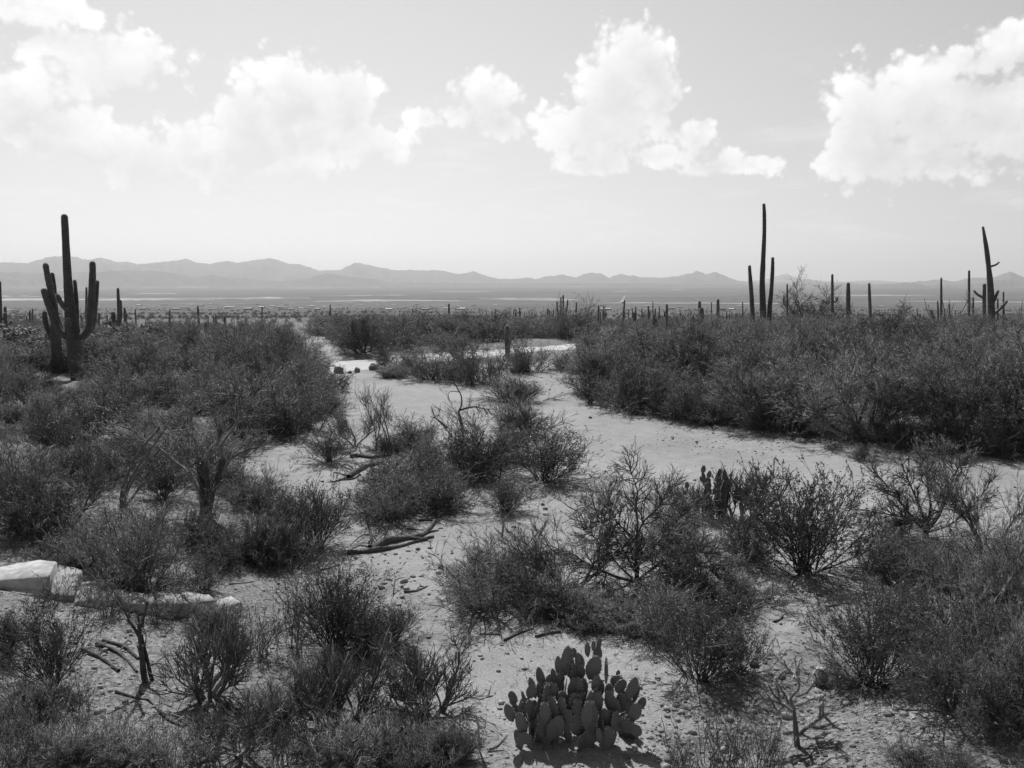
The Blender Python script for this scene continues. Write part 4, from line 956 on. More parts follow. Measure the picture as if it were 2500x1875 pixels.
thicket(TLm, 1.6, 2500, [('palo', 3), ('creo', 1.2), ('burs', .8), ('airy', .6), ('mound', 4)], {'palo': (1.6, 3.0), 'airy': (1.6, 2.8), 'creo': (1.0, 1.6), 'burs': (.6, 1.0), 'mound': (1.2, 2.2)},
        {'palo': 'fuzzy palo verde of the left brush', 'airy': 'thin-crowned tree of the left brush', 'creo': 'creosote bush of the left brush', 'burs': 'low shrub of the left brush', 'mound': 'rounded bush of the left brush'}, 'plants of the left middle-distance brush', seed=3, maxn=135, rows=(42, 55))
TC = [(780, 818), (850, 880), (950, 868), (1060, 858), (1180, 846), (1330, 838), (1450, 828), (1450, 814), (775, 814)]
thicket(TC, 1.7, 6000, [('palo', 4), ('airy', .5), ('creo', .8), ('mound', 5)], {'palo': (2.4, 4.0), 'airy': (2.4, 3.8), 'creo': (1.2, 1.7), 'mound': (1.8, 3.2)},
        {'palo': 'fuzzy palo verde beyond the road', 'airy': 'open-crowned tree beyond the road', 'creo': 'creosote bush beyond the road', 'mound': 'rounded bush beyond the road'}, 'plants of the thicket beyond the road', seed=4, maxn=170, rows=(75, 95))
print('PLANTS', COUNT)

# the scrub of the far slope, too many to count: instanced on points
def far_scrub():
    rng = np.random.default_rng(8); P = []
    d = np.exp(rng.uniform(math.log(105), math.log(2600), 9500)); px = rng.uniform(-150, 2650, 9500); x = (px - 1250) / F * d
    ok = ~((np.abs(x) < 130) & (d < 150) & (inside(x, d, FARWASH) | (pdist(x, d, ROAD, False) < 5)))
    ok &= fbm(x * .02, d * .008, 3, 31) + rng.uniform(-.12, .12, len(x)) > .40
    x, d = x[ok], d[ok]; z = terrain(x, d)
    mb = MB(); V = np.stack([x, d, z], -1); me = bpy.data.meshes.new('desert_scrub'); me.vertices.add(len(V)); me.vertices.foreach_set('co', V.astype(np.float32).ravel())
    s = rng.uniform(.3, .72, len(V)) * (1 + .5 * sstep(500, 2000, d))
    a = me.attributes.new('size', 'FLOAT', 'POINT'); a.data.foreach_set('value', s.astype(np.float32))
    b = me.attributes.new('turn', 'FLOAT', 'POINT'); b.data.foreach_set('value', rng.uniform(0, 6.28, len(V)).astype(np.float32))
    me.update(); o = obj('desert_scrub', me); tag(o, 'grey scrub covering the slope down to the valley', 'scrub', kind='stuff')
    ng = bpy.data.node_groups.new('scatter_scrub', 'GeometryNodeTree'); ng.interface.new_socket('Geometry', in_out='INPUT', socket_type='NodeSocketGeometry'); ng.interface.new_socket('Geometry', in_out='OUTPUT', socket_type='NodeSocketGeometry')
    N, L = ng.nodes, ng.links; i = N.new('NodeGroupInput'); ou = N.new('NodeGroupOutput'); mp = N.new('GeometryNodeMeshToPoints'); ip = N.new('GeometryNodeInstanceOnPoints')
    sm = LIB['palo'][0]['parts'][1][1].copy(); sm.materials.clear(); sm.materials.append(M['scrub']); src = obj('scrub_clump', sm)
    SC.append(src)
    oi = N.new('GeometryNodeObjectInfo'); oi.inputs['Object'].default_value = src; oi.inputs['As Instance'].default_value = True
    na = N.new('GeometryNodeInputNamedAttribute'); na.data_type = 'FLOAT'; na.inputs[0].default_value = 'size'; nb = N.new('GeometryNodeInputNamedAttribute'); nb.data_type = 'FLOAT'; nb.inputs[0].default_value = 'turn'
    cx = N.new('ShaderNodeCombineXYZ'); L.new(nb.outputs[0], cx.inputs[2])
    L.new(i.outputs[0], mp.inputs[0]); L.new(mp.outputs[0], ip.inputs['Points']); L.new(oi.outputs['Geometry'], ip.inputs['Instance']); L.new(cx.outputs[0], ip.inputs['Rotation']); L.new(na.outputs[0], ip.inputs['Scale']); L.new(ip.outputs[0], ou.inputs[0])
    md = o.modifiers.new('scatter', 'NODES'); md.node_group = ng
    # the source clump is itself one of the shrubs on the slope
    q = at(1000, 800, 135); src.location = (q[0], 135, TZ(q[0], 135)); tag(src, 'low grey clump of scrub beyond the far wash', 'shrub')
SC = []
far_scrub()
# ------------------------------------------------------------------ named plants, read off the photograph: (kind, x, base y, width, height, label)
LIST = [
 ('creo', 128, 1667, 205, 200, 'fan-shaped creosote bush in front of the pale slabs'),
 ('bare', 513, 1699, 215, 195, 'bare forking shrub between the dead snag and the leafy bush'),
 ('creo', 816, 1585, 240, 215, 'dense dark creosote bush left of the sandy clearing'),
 ('weed', 722, 1595, 90, 215, 'thin tall stalks at the left flank of the dense dark creosote'),
 ('creo', 960, 1570, 150, 110, 'small creosote at the right foot of the dense dark one'),
 ('bare', 827, 1785, 240, 190, 'many-stemmed bare bush near the bottom left of the clearing'),
 ('bare', 1044, 1755, 225, 155, 'dark leafless shrub with upturned tips beside the prickly pear'),
 ('burs', 850, 1885, 240, 120, 'low twiggy mat at the bottom edge left of the clearing'),
 ('burs', 1010, 1880, 230, 110, 'low twiggy mat below the dark leafless shrub'),
 ('burs', 1110, 1862, 130, 90, 'small twiggy clump by the pale upright stick'),
 ('weed', 62, 1838, 140, 175, 'sparse thin bush in the lower left corner'),
 ('burs', 170, 1862, 170, 105, 'low dark shrub near the lower left corner'),
 ('bare', 568, 1832, 220, 140, 'dense bare shrub below the forking shrub'),
 ('weed', 700, 1880, 130, 150, 'spray of thin stalks at the bottom edge'),
 ('weed', 420, 1885, 150, 120, 'thin twigs at the bottom edge left'),
 ('weed', 280, 1800, 120, 85, 'sparse twigs on the gravel under the snag'),
 ('creo', 502, 1440, 112, 85, 'small dark bush just above the pale slabs'),
 ('mound', 335, 1440, 280, 230, 'big dark bush with dead arching twigs above the slabs'),
 ('creo', 775, 1335, 195, 170, 'dense round bush left of the fallen log'),
 ('burs', 665, 1372, 160, 115, 'low bush beneath the dense round one by the fallen log'),
 ('mound', 430, 1330, 220, 130, 'low bush at the foot of the gnarled mesquite'),
 ('mound', 610, 1240, 200, 120, 'bush right behind the gnarled mesquite'),
 ('mound', 80, 1300, 260, 210, 'dark bush at the left edge above the slabs'),
 ('airy', 170, 1290, 220, 200, 'thin-stemmed bush left of the ocotillo wands'),
 ('burs', 200, 1390, 180, 80, 'low brush along the slope above the pale slabs'),
 ('creo', 805, 1127, 135, 82, 'gnarly low shrub standing alone on the left sand'),
 ('sap', 917, 1102, 80, 160, 'tall wispy sapling left of its twin'),
 ('sap', 952, 1084, 95, 140, 'wispy sapling right of its taller twin'),
 ('airy', 870, 1092, 130, 95, 'loose grey bush at the foot of the wispy saplings'),
 ('mound', 1005, 1095, 130, 80, 'fuzzy low bush right of the wispy saplings'),
 ('mound', 955, 1105, 110, 55, 'little bush between the wispy saplings and the log'),
 ('grey', 1275, 1060, 160, 88, 'loose grey bush behind the round dark bush on the sand island'),
 ('grey', 1255, 977, 170, 62, 'pale airy shrub alone on the open sand of the wash'),
 ('mound', 1150, 1168, 245, 165, 'fuzzy bush in the middle of the sand island'),
 ('creo', 1335, 1174, 240, 135, 'dark leafy bush at the right end of the sand island'),
 ('mound', 1000, 1256, 270, 150, 'dense twiggy bush at the near end of the sand island'),
 ('mound', 965, 1190, 180, 95, 'twiggy bush beside the broken log on the sand island'),
 ('creo', 1235, 1248, 135, 82, 'small dark bush in front of the sand island'),
 ('mound', 1260, 1478, 330, 180, 'wide sprawling bush left of the large open palo verde'),
 ('airy', 1390, 1460, 260, 200, 'thin branching bush between the sprawling bush and the open palo verde'),
 ('mound', 1690, 1462, 250, 130, 'low grey bush right of the large open palo verde'),
 ('creo', 1965, 1398, 310, 265, 'large dark creosote bush with deep shade beneath'),
 ('mound', 1830, 1372, 180, 135, 'dark bush at the left shoulder of the large creosote'),
 ('grey', 2100, 1123, 50, 40, 'small round tuft alone at the far sand edge'),
 ('airy', 2410, 1345, 230, 230, 'thin tree with dark clumps in its crown at right'),
 ('airy', 2170, 1330, 180, 90, 'low arching branches left of the airy right palo verde'),
 ('palo', 2330, 1560, 330, 270, 'dense twiggy tree filling the right side'),
 ('palo', 2480, 1640, 320, 330, 'dense dark tree at the right edge'),
 ('mound', 2480, 1440, 260, 200, 'dense bush behind at the right edge'),
 ('mound', 2260, 1440, 200, 120, 'low twiggy bush under the airy right palo verde'),
 ('creo', 2130, 1668, 280, 260, 'open leafy creosote at the right of the gravel path'),
 ('creo', 1712, 1660, 265, 210, 'compact creosote bush right of the prickly pear'),
 ('creo', 1800, 1640, 130, 130, 'small pale-leaved bush against the compact creosote'),
 ('mound', 1570, 1548, 230, 90, 'low grey brush behind the compact creosote'),
 ('burs', 1480, 1500, 160, 60, 'sparse low brush above the sandy clearing'),
 ('burs', 1430, 1530, 120, 50, 'straggly low weed at the edge of the sandy clearing'),
 ('weed', 1760, 1885, 200, 160, 'spray of thin stalks left of the branching cholla'),
 ('weed', 1870, 1882, 150, 150, 'dark thin stalks at the foot of the branching cholla'),
 ('weed', 1660, 1880, 100, 90, 'pale thin weed at the bottom edge'),
 ('mound', 2370, 1730, 340, 230, 'dark twiggy bush in the lower right'),
 ('palo', 2500, 1800, 260, 260, 'dark bush in the lower right corner'),
 ('creo', 2230, 1890, 150, 75, 'leafy low plant at the bottom edge right'),
 ('creo', 2340, 1900, 130, 70, 'small leafy plant near the lower right corner'),
 ('mound', 1060, 1150, 170, 110, 'twiggy bush between the saplings and the middle of the sand island'),
 ('mound', 1265, 1125, 150, 85, 'fuzzy bush linking the middle of the sand island to its dark right end'),
 ('mound', 1080, 1240, 170, 110, 'twiggy bush at the near right of the sand island'),
 ('creo', 900, 1250, 110, 75, 'small twiggy bush at the near left tip of the sand island'),
 ('mound', 1640, 1330, 200, 130, 'bush hidden behind the right limbs of the large open palo verde'),
 ('mound', 1180, 1430, 200, 120, 'left shoulder of brush beside the sprawling bush'),
 ('mound', 1820, 1470, 220, 90, 'low spreading brush on the shaded sand below the large creosote'),
 ('mound', 1620, 1520, 220, 110, 'low twiggy brush in front of the open palo verde'),
 ('mound', 1350, 1500, 200, 100, 'low brush at the head of the sandy clearing'),
 ('mound', 2170, 1400, 180, 110, 'dark drooping twigs between the big creosote and the right thicket'),
 ('mound', 2220, 1560, 190, 150, 'twiggy bush behind the open leafy creosote'),
 ('mound', 2060, 1680, 130, 70, 'low dry twigs left of the open leafy creosote'),
 ('mound', 560, 1370, 200, 130, 'bush on the slope between the slabs and the gnarled mesquite'),
 ('mound', 200, 1350, 230, 130, 'dark brush above the humped slab'),
 ('creo', 700, 1330, 130, 130, 'small creosote left of the dense round bush by the log'),
 ('weed', 250, 1500, 110, 90, 'thin twigs growing in front of the squarish slab'),
 ('weed', 400, 1520, 120, 75, 'thin twigs below the long pale slab'),
 ('burs', 520, 1530, 130, 55, 'low twiggy clump below the end of the slab row'),
 ('weed', 130, 1475, 100, 80, 'thin twigs growing before the second slab'),
 ('weed', 640, 1600, 140, 130, 'sparse stalks left of the dense dark creosote'),
 ('creo', 890, 1600, 150, 120, 'dark low bush in the shade of the dense dark creosote'),
 ('burs', 660, 1760, 160, 90, 'low twigs between two bare shrubs at lower left'),
 ('burs', 760, 1700, 150, 90, 'low shrub above the many-stemmed bare bush'),
 ('burs', 950, 1800, 140, 80, 'low mat beside the dark leafless shrub'),
 ('burs', 60, 1760, 160, 90, 'low dark shrub at the left edge below the creosote'),
 ('burs', 320, 1860, 180, 80, 'low scrub at the bottom edge left of the bare shrubs'),
 ('weed', 500, 1880, 160, 110, 'thin stalks below the dense bare shrub'),
 ('weed', 180, 1740, 130, 90, 'thin twigs on the gravel right of the lower left corner'),
 ('weed', 20, 1880, 130, 110, 'dry stalks in the very corner at lower left'),
 ('creo', 20, 1600, 120, 110, 'dark bush cut by the left edge beside the fan-shaped creosote'),
 ('palo', 1640, 905, 150, 135, 'fuller crown standing above the right thicket left of the very tall saguaro'),
 ('palo', 2160, 900, 170, 150, 'fuller crown standing above the right thicket below the thick blunt saguaro'),
 ('palo', 2360, 905, 190, 160, 'fuller crown standing above the right thicket left of the leaning saguaro'),
 # between wash and road
 ('mound', 1165, 938, 130, 125, 'dark dense bush on the sand before the dirt road'),
 ('mound', 1070, 926, 170, 85, 'low bush left of the dark dense one before the road'),
 ('mound', 1285, 908, 130, 95, 'fuzzy bush at the foot of the stout saguaro'),
 ('creo', 937, 906, 58, 56, 'small bush at the near edge of the road'),
 ('burs', 962, 922, 80, 34, 'small low tuft below the road edge'),
 ('mound', 1000, 905, 110, 60, 'scrubby bush by the road left of the stout saguaro'),
 ('palo', 1120, 880, 130, 70, 'bush by the road behind the dark dense one'),
 ('mound', 1380, 905, 70, 50, 'low bush where the sand path reaches the road'),
 ('creo', 1440, 985, 75, 62, 'little dark bush at the left end of the right bank'),
 ('mound', 1455, 960, 120, 90, 'fuzzy bush leading the right bank thicket'),
 ('mound', 1545, 1000, 190, 150, 'rounded fuzzy palo verde overhanging the wash'),
 ('mound', 1640, 1012, 170, 130, 'low fuzzy palo verde at the bend of the right bank'),
 ('mound', 1405, 830, 125, 98, 'dark round tree below the four-stemmed saguaro'),
 ('palo', 1970, 800, 175, 125, 'feathery palo verde crown rising above the right thicket'),
 ('palo', 1880, 1050, 280, 190, 'drooping palo verde with trailing twigs over the right bank'),
 ('palo', 2120, 1072, 300, 230, 'dark palo verde mass hanging over the right bank'),
 ('palo', 2350, 1098, 320, 250, 'large dark palo verde at the far right bank'),
 ('mound', 655, 925, 150, 110, 'fuzzy bush at the left end of the boulders by the road'),
 ('mound', 610, 905, 190, 118, 'tall fuzzy bush at the left mouth of the far wash'),
 ('mound', 722, 985, 150, 105, 'fuzzy bush on the left side of the wash'),
 ('mound', 690, 1060, 220, 130, 'dark bush at the left edge of the sand'),
 ('creo', 810, 1012, 80, 55, 'small bush out on the sand left of the wispy saplings'),
]
for (k, x, y, w, h, lab) in LIST:
    put(k, x, y, w, h, lab)
# drooping skirts of brush at the foot of the right bank
for k in range(17):
    x = 1490 + k * 62 + pr.uniform(-16, 16); y = float(np.interp(x, [1480, 1600, 1800, 2050, 2300, 2600], [980, 1008, 1040, 1070, 1100, 1112])) + pr.uniform(-10, 2)
    put('mound', x, y, pr.uniform(100, 160), pr.uniform(50, 95), where('drooping twigs at the right bank foot', x, 30, 1, ()), 'brush at the foot of the right bank')
# chollas and ocotillos in the left distance
for (x, y, w, h, lab) in [(40, 858, 130, 62, 'pale woolly cholla at the left edge'), (150, 850, 150, 66, 'pale woolly cholla left of the candelabra saguaro'), (95, 862, 110, 44, 'pale cholla between two larger ones at left'), (330, 840, 110, 62, 'bright-topped cholla below the stubby-armed saguaro'), (275, 842, 80, 40, 'low bright cholla right of the candelabra saguaro')]:
    P = at(x, y, 50 if x != 330 else 52); plant('cholla', (P[0], P[1], TZ(P[0], P[1])), w * 50 / F, max(1.2, P[2] + h * 50 / F - TZ(P[0], P[1])), lab, 'chollas')
Pq = at(565, 870, 44.0); plant('oco', (Pq[0], Pq[1], TZ(Pq[0], Pq[1])), 2.5, 3.1, 'ocotillo fan of straight wands in the left brush', 'ocotillos', var=0)
for (x, y, w, h, v, lab) in [(2300, 850, 120, 120, 1, 'ocotillo wands among the thin saguaros at right'), (2480, 850, 110, 110, 0, 'ocotillo wands by the right edge')]:
    P = G(x, y); plant('oco', P, w * depth(P) / F, h * depth(P) / F, lab, 'ocotillos', var=v)

# ------------------------------------------------------------------ wood traced limb by limb
def wood(name, label, cat, base, limbs, mat, group=None, crown=None, seed=0, lie=False, spiny=False):
    """limbs: list of (part name, [(px, py[, dy])...], width at start px, width at end px)"""
    rng = np.random.default_rng(seed); Pg = G(*base); Y = Pg[1]; e = empty(name, Pg); tag(e, label, cat, group); poly = []
    for nm, rows, w0, w1 in limbs:
        pts = []
        for i, r in enumerate(rows):
            if lie:
                q = G(r[0], r[1]); k = (w0 + (w1 - w0) * i / max(len(rows) - 1, 1)) * .5 * depth(q) / F; q = q + np.array([0, 0, k * .7 + (r[2] if len(r) > 2 else 0)])
            else: q = at(r[0], r[1], Y + (r[2] if len(r) > 2 else 0))
            pts.append([*(q - Pg), 0])
        Q = catmull(pts, .09)[:, :3]; t = np.linspace(0, 1, len(Q)); s = depth(Pg) / F * .5
        rr = (w0 + (w1 - w0) * t) * s * (1 + (fbm(t * len(Q) * .35, t * 0 + len(poly) + seed, 3, seed) - .44) * .5)
        wob = np.stack([fbm(t * len(Q) * .2, t * 0 + c * 9 + seed, 3, seed + c) - .44 for c in range(3)], -1) * (w0 * s * .9)
        Q = Q + wob * np.minimum(t * 6, 1)[:, None]
        nn = 9 if w0 > 6 else 6; mb = MB(); tubes(mb, Q[None], rr[None], rng, nn)
        Vr = mb.v[0].reshape(len(Q), nn, 3); ii, jj = np.meshgrid(np.arange(len(Q)), np.arange(nn), indexing='ij')      # split, furrowed bark
        Vr += (Vr - Q[:, None]) * ((vnoise(ii * .35, jj * 1.7 + seed, seed) - .5) * .6 + (vnoise(ii * 1.3, jj * 2.3 + seed, seed + 3) - .5) * .35)[..., None]
        obj(nm, mb.mesh(nm, M['bark'] if nm == 'trunk' and cat == 'tree' else mat, True), e)
        T = nrm(np.gradient(Q, axis=0)); poly.append((Q, T))
    if crown: crown(e, poly, rng)
    if spiny:
        P_ = np.array([Q[np.linspace(0, len(Q) - 1, 8).astype(int)] for Q, T in poly[1:]]); D_ = np.array([T[np.linspace(0, len(Q) - 1, 8).astype(int)] for Q, T in poly[1:]])
        B, d, _ = spawn(rng, P_, D_, 34, .25, 1, .5, 1.3); Pb, Rb, Db = grow(rng, B, d, U(rng, 34, .08, .24), U(rng, 34, .012, .016), U(rng, 34, .007, .010), 6, .16, .08)
        for k in range(34):
            mb = MB(); tubes(mb, Pb[k:k + 1], Rb[k:k + 1], rng, 6); obj('branch', mb.mesh('branch', mat, True), e)
            poly.append((Pb[k], Db[k]))
        sp = MB(); P_ = np.array([Q[np.linspace(0, len(Q) - 1, 8).astype(int)] for Q, T in poly]); D_ = np.array([T[np.linspace(0, len(Q) - 1, 8).astype(int)] for Q, T in poly])
        B, d, _ = spawn(rng, P_, D_, 5000, 0, 1, 1.1, 1.9); spikes(sp, B + d * .015, d, U(rng, 5000, .015, .035), U(rng, 5000, .0015, .0025), rng); obj('spines', sp.mesh('spines', M['spine']), e)
    return e
def twig_crown(n1, n2, n3, l1, l2, l3, mat, up=.05, t0=.45, bark=None, ang=(.25, .95)):
    def f(e, poly, rng):
        st, cr = MB(), MB(); PP = []; DD = []
        for Q, T in poly:
            k = np.linspace(0, len(Q) - 1, 8).astype(int); PP.append(Q[k]); DD.append(T[k])
        P, D = np.array(PP), np.array(DD)
        B, d, _ = spawn(rng, P, D, n1, t0, 1, *ang); P1, R1, D1 = grow(rng, B, d, U(rng, n1, *l1), U(rng, n1, .008, .014), U(rng, n1, .004, .005), 5, .16, up); tubes(st, P1, R1, rng, 4)
        B, d, _ = spawn(rng, P1, D1, n2, .15, 1, .3, .9); P2, R2, D2 = grow(rng, B, d, U(rng, n2, *l2), U(rng, n2, .004, .006), U(rng, n2, .002, .003), 3, .14, up); tubes(cr, P2, R2, rng, 3)
        B, d, _ = spawn(rng, P2, D2, n3, .1, 1, .25, .8); spikes(cr, B, d, U(rng, n3, *l3), U(rng, n3, .003, .005), rng)
        obj('branches', st.mesh('branches', bark or M['dead']), e); obj('crown', cr.mesh('crown', mat), e)
    return f
wood('mesquite_tree', 'gnarled old mesquite with pale upper limbs on the left slope', 'tree', (501, 1262),
     [('trunk', [(503, 1268), (498, 1215), (492, 1150), (490, 1125)], 28, 16), ('trunk', [(505, 1265), (515, 1210, .1), (530, 1170, .1), (545, 1120, .1)], 25, 13), ('trunk', [(500, 1255), (508, 1200, -.15), (505, 1140, -.15)], 20, 12),
      ('limb', [(545, 1125, .1), (540, 1090, .1), (560, 1058, .15), (582, 1025, .2), (583, 995, .2), (605, 970, .2), (625, 953, .2), (645, 940, .2), (660, 926, .2)], 10, 3),
      ('limb', [(582, 1022, .2), (600, 1000, .2), (618, 975, .2), (624, 955, .2)], 6, 2),
      ('limb', [(492, 1130), (480, 1105), (478, 1075), (455, 1052), (415, 1053)], 9, 3), ('limb', [(505, 1140, -.15), (510, 1100, -.2), (535, 1075, -.2), (545, 1040, -.2), (520, 1010, -.2)], 8, 3),
      ('limb', [(495, 1220), (470, 1165, .2), (430, 1130, .3), (390, 1095, .3), (340, 1065, .3), (300, 1030, .3), (262, 995, .3)], 9, 2.5), ('limb', [(390, 1095, .3), (350, 1078, .2), (310, 1072, .2), (265, 1066, .2)], 6, 2),
      ('limb', [(545, 1155, -.1), (565, 1120, -.2), (600, 1100, -.2), (630, 1093, -.3)], 9, 3), ('limb', [(497, 1235), (475, 1180, -.2), (455, 1130, -.3), (440, 1085, -.3)], 7, 3), ('limb', [(600, 970, .2), (575, 965, .2), (560, 978, .2)], 5, 2)],
     M['limb'], seed=5, crown=twig_crown(110, 800, 6500, (.25, .65), (.12, .35), (.03, .11), M['palo'], .05, .4))
wood('palo_verde_tree', 'large open palo verde with dark trunk in the centre', 'tree', (1555, 1416),
     [('trunk', [(1555, 1420), (1557, 1385), (1556, 1350), (1554, 1318)], 11, 7), ('limb', [(1554, 1320), (1557, 1285, .1), (1552, 1240, .1), (1556, 1200, .1), (1545, 1165, .1), (1538, 1150, .1)], 6, 2), ('limb', [(1555, 1335), (1535, 1303, -.1), (1508, 1278, -.1), (1487, 1242, -.1), (1470, 1200, -.1)], 6, 2), ('limb', [(1554, 1310), (1575, 1270, -.1), (1610, 1235, -.1), (1630, 1190, -.1)], 5, 2),
      ('limb', [(1560, 1416), (1590, 1392, -.2), (1624, 1366, -.3), (1682, 1348, -.4), (1730, 1350, -.5)], 8, 3), ('limb', [(1565, 1416), (1600, 1403, -.4), (1653, 1394, -.6), (1715, 1381, -.7), (1770, 1392, -.8)], 6, 2), ('limb', [(1550, 1418), (1523, 1415, -.2), (1472, 1396, -.4), (1429, 1374, -.5), (1385, 1346, -.5), (1345, 1342, -.5)], 8, 2.5), ('limb', [(1550, 1416), (1515, 1385, .2), (1480, 1345, .3), (1440, 1300, .3), (1415, 1250, .3)], 6, 2), ('limb', [(1556, 1385), (1590, 1340, .3), (1640, 1290, .4), (1670, 1240, .4)], 6, 2), ('limb', [(1552, 1400), (1525, 1350, -.3), (1500, 1310, -.4), (1450, 1250, -.5)], 5, 2)],
     M['palo_bark'], seed=25, crown=twig_crown(330, 2800, 22000, (.25, .55), (.1, .3), (.03, .09), M['palo'], .02, .3, M['palo_bark'], (.5, 1.4)))
wood('palo_verde_tree', 'airy palo verde spreading over the sand at right', 'tree', (2264, 1310),
     [('trunk', [(2266, 1312), (2262, 1295), (2264, 1278)], 10, 7), ('limb', [(2262, 1300), (2242, 1280, -.1), (2214, 1246, -.1), (2181, 1203, -.1), (2134, 1150, -.1)], 6, 2), ('limb', [(2264, 1280), (2271, 1231, .1), (2264, 1181, .1), (2264, 1115, .1)], 6, 2), ('limb', [(2266, 1298), (2293, 1258, -.1), (2315, 1203, -.1), (2337, 1145, -.1), (2366, 1098, -.1)], 6, 2), ('limb', [(2262, 1302), (2224, 1268, -.3), (2170, 1257, -.4), (2110, 1244, -.5)], 5, 2),
      ('limb', [(2262, 1308), (2242, 1312, -.3), (2188, 1310, -.5), (2127, 1306, -.7), (2090, 1320, -.8)], 5, 2), ('limb', [(2262, 1295), (2250, 1250, .2), (2225, 1190, .3), (2200, 1130, .3)], 5, 2), ('limb', [(2268, 1300), (2320, 1280, .2), (2370, 1240, .3), (2410, 1190, .3)], 5, 2), ('limb', [(2265, 1290), (2300, 1230, .3), (2310, 1160, .4), (2300, 1100, .4)], 5, 2)],
     M['palo_bark'], seed=26, crown=twig_crown(220, 1900, 15000, (.22, .5), (.1, .3), (.03, .10), M['palo'], .03, .3, M['palo_bark'], (.4, 1.2)))
wood('dead_snag', 'dead forked snag leaning over the gravel below the pale slabs', 'snag', (355, 1664),
     [('trunk', [(358, 1668), (350, 1630), (345, 1590), (341, 1555), (342, 1525)], 15, 9), ('trunk', [(372, 1662, .05), (362, 1620, .05), (352, 1580, .05), (346, 1550, .05)], 9, 6), ('limb', [(342, 1555), (330, 1535), (315, 1515), (306, 1495), (290, 1478)], 8, 4),
      ('limb', [(346, 1530), (351, 1505), (356, 1485), (360, 1470)], 8, 5), ('limb', [(342, 1525), (336, 1505), (330, 1490)], 6, 3), ('limb', [(362, 1630), (375, 1620), (395, 1618)], 5, 2)], M['bark'], seed=7, crown=twig_crown(14, 40, 120, (.12, .3), (.06, .15), (.02, .06), M['dead'], .02, .4))
wood('dead_sapling', 'curved bare sapling with one arching branch on the sand island', 'sapling', (1130, 1045),
     [('trunk', [(1131, 1048), (1124, 1025), (1119, 1005), (1127, 990), (1126, 965), (1118, 948), (1108, 932)], 7, 2), ('branch', [(1120, 1003), (1140, 996), (1162, 993), (1180, 998), (1206, 1000)], 5, 2), ('branch', [(1122, 957), (1105, 955), (1094, 960), (1097, 975), (1106, 985)], 2.5, 1),
      ('branch', [(1162, 994), (1168, 1002), (1170, 1010)], 3, 1.5), ('branch', [(1180, 997), (1187, 1005), (1190, 1012)], 4, 2), ('branch', [(1190, 999), (1197, 1008), (1200, 1014)], 4, 2)], M['bark'], seed=9)
wood('dead_sapling', 'bare crooked branch rising left of the curved sapling', 'sapling', (1090, 1045), [('trunk', [(1092, 1046), (1078, 1032), (1062, 1021), (1050, 1018)], 5, 2), ('branch', [(1062, 1020), (1057, 1005), (1052, 992)], 3, 1.5)], M['bark'], seed=10)
wood('dead_sapling', 'small bare fork-topped sapling in the middle of the gravel', 'sapling', (1226, 1310), [('trunk', [(1226, 1312), (1228, 1288), (1232, 1266)], 6, 5), ('branch', [(1232, 1268), (1224, 1250), (1215, 1228)], 4, 2), ('branch', [(1232, 1266), (1244, 1252), (1251, 1240)], 4, 2), ('branch', [(1226, 1306), (1213, 1296), (1206, 1286)], 3, 1.5)], M['dead'], seed=11)
wood('ocotillo', 'thick thorny ocotillo wands arching to the right at left', 'plant', (298, 1238), [('wand', [(296, 1240), (300, 1190), (320, 1140), (355, 1085), (390, 1045)], 9, 6), ('wand', [(300, 1238, .1), (310, 1190, .1), (340, 1135, .1), (385, 1075, .1), (405, 1043, .1)], 8, 5), ('wand', [(302, 1238, -.1), (318, 1185, -.1), (350, 1135, -.1), (390, 1100, -.1)], 7, 5), ('wand', [(305, 1240), (330, 1205), (370, 1160), (400, 1135)], 7, 4)], M['dead'], seed=12)
# fallen logs, lying on the sand
wood('fallen_log', 'long dark fallen log with an upright broken branch on the sand', 'log', (960, 1332),
     [('trunk', [(905, 1345), (925, 1335), (950, 1325), (985, 1318), (1020, 1312), (1045, 1300), (1063, 1290, .12)], 17, 11), ('trunk', [(848, 1353), (890, 1350), (930, 1345), (975, 1336), (1010, 1326), (1045, 1318)], 12, 8),
      ('branch', [(915, 1343), (905, 1318, .12), (897, 1312, .3), (893, 1312, .55)], 10, 4), ('branch', [(930, 1338), (912, 1325, .12), (885, 1322, .12), (855, 1332)], 5, 2), ('branch', [(905, 1340), (880, 1338, .05), (855, 1345)], 5, 2), ('branch', [(1000, 1316), (1030, 1318), (1060, 1312)], 11, 6)], M['log'], lie=True, seed=13)
wood('fallen_log', 'broken log with splintered roots by the sand island', 'log', (890, 1155), [('trunk', [(850, 1168), (870, 1155), (890, 1143), (915, 1136), (936, 1132)], 13, 11), ('branch', [(868, 1156), (850, 1150, .05), (832, 1146, .08)], 6, 3), ('branch', [(858, 1166), (840, 1160), (815, 1154)], 5, 3), ('branch', [(880, 1160), (862, 1170), (835, 1173)], 5, 3), ('branch', [(845, 1168), (825, 1175), (800, 1178)], 5, 2), ('branch', [(870, 1152), (845, 1140, .06), (832, 1143)], 6, 3)], M['log'], lie=True, seed=14)
wood('fallen_log', 'slender log half buried behind the broken one', 'log', (900, 1118), [('trunk', [(856, 1118), (880, 1115), (905, 1119), (930, 1116), (953, 1112)], 11, 8), ('branch', [(885, 1115), (880, 1105, .05), (876, 1098, .08)], 4, 2)], M['log'], lie=True, seed=15)
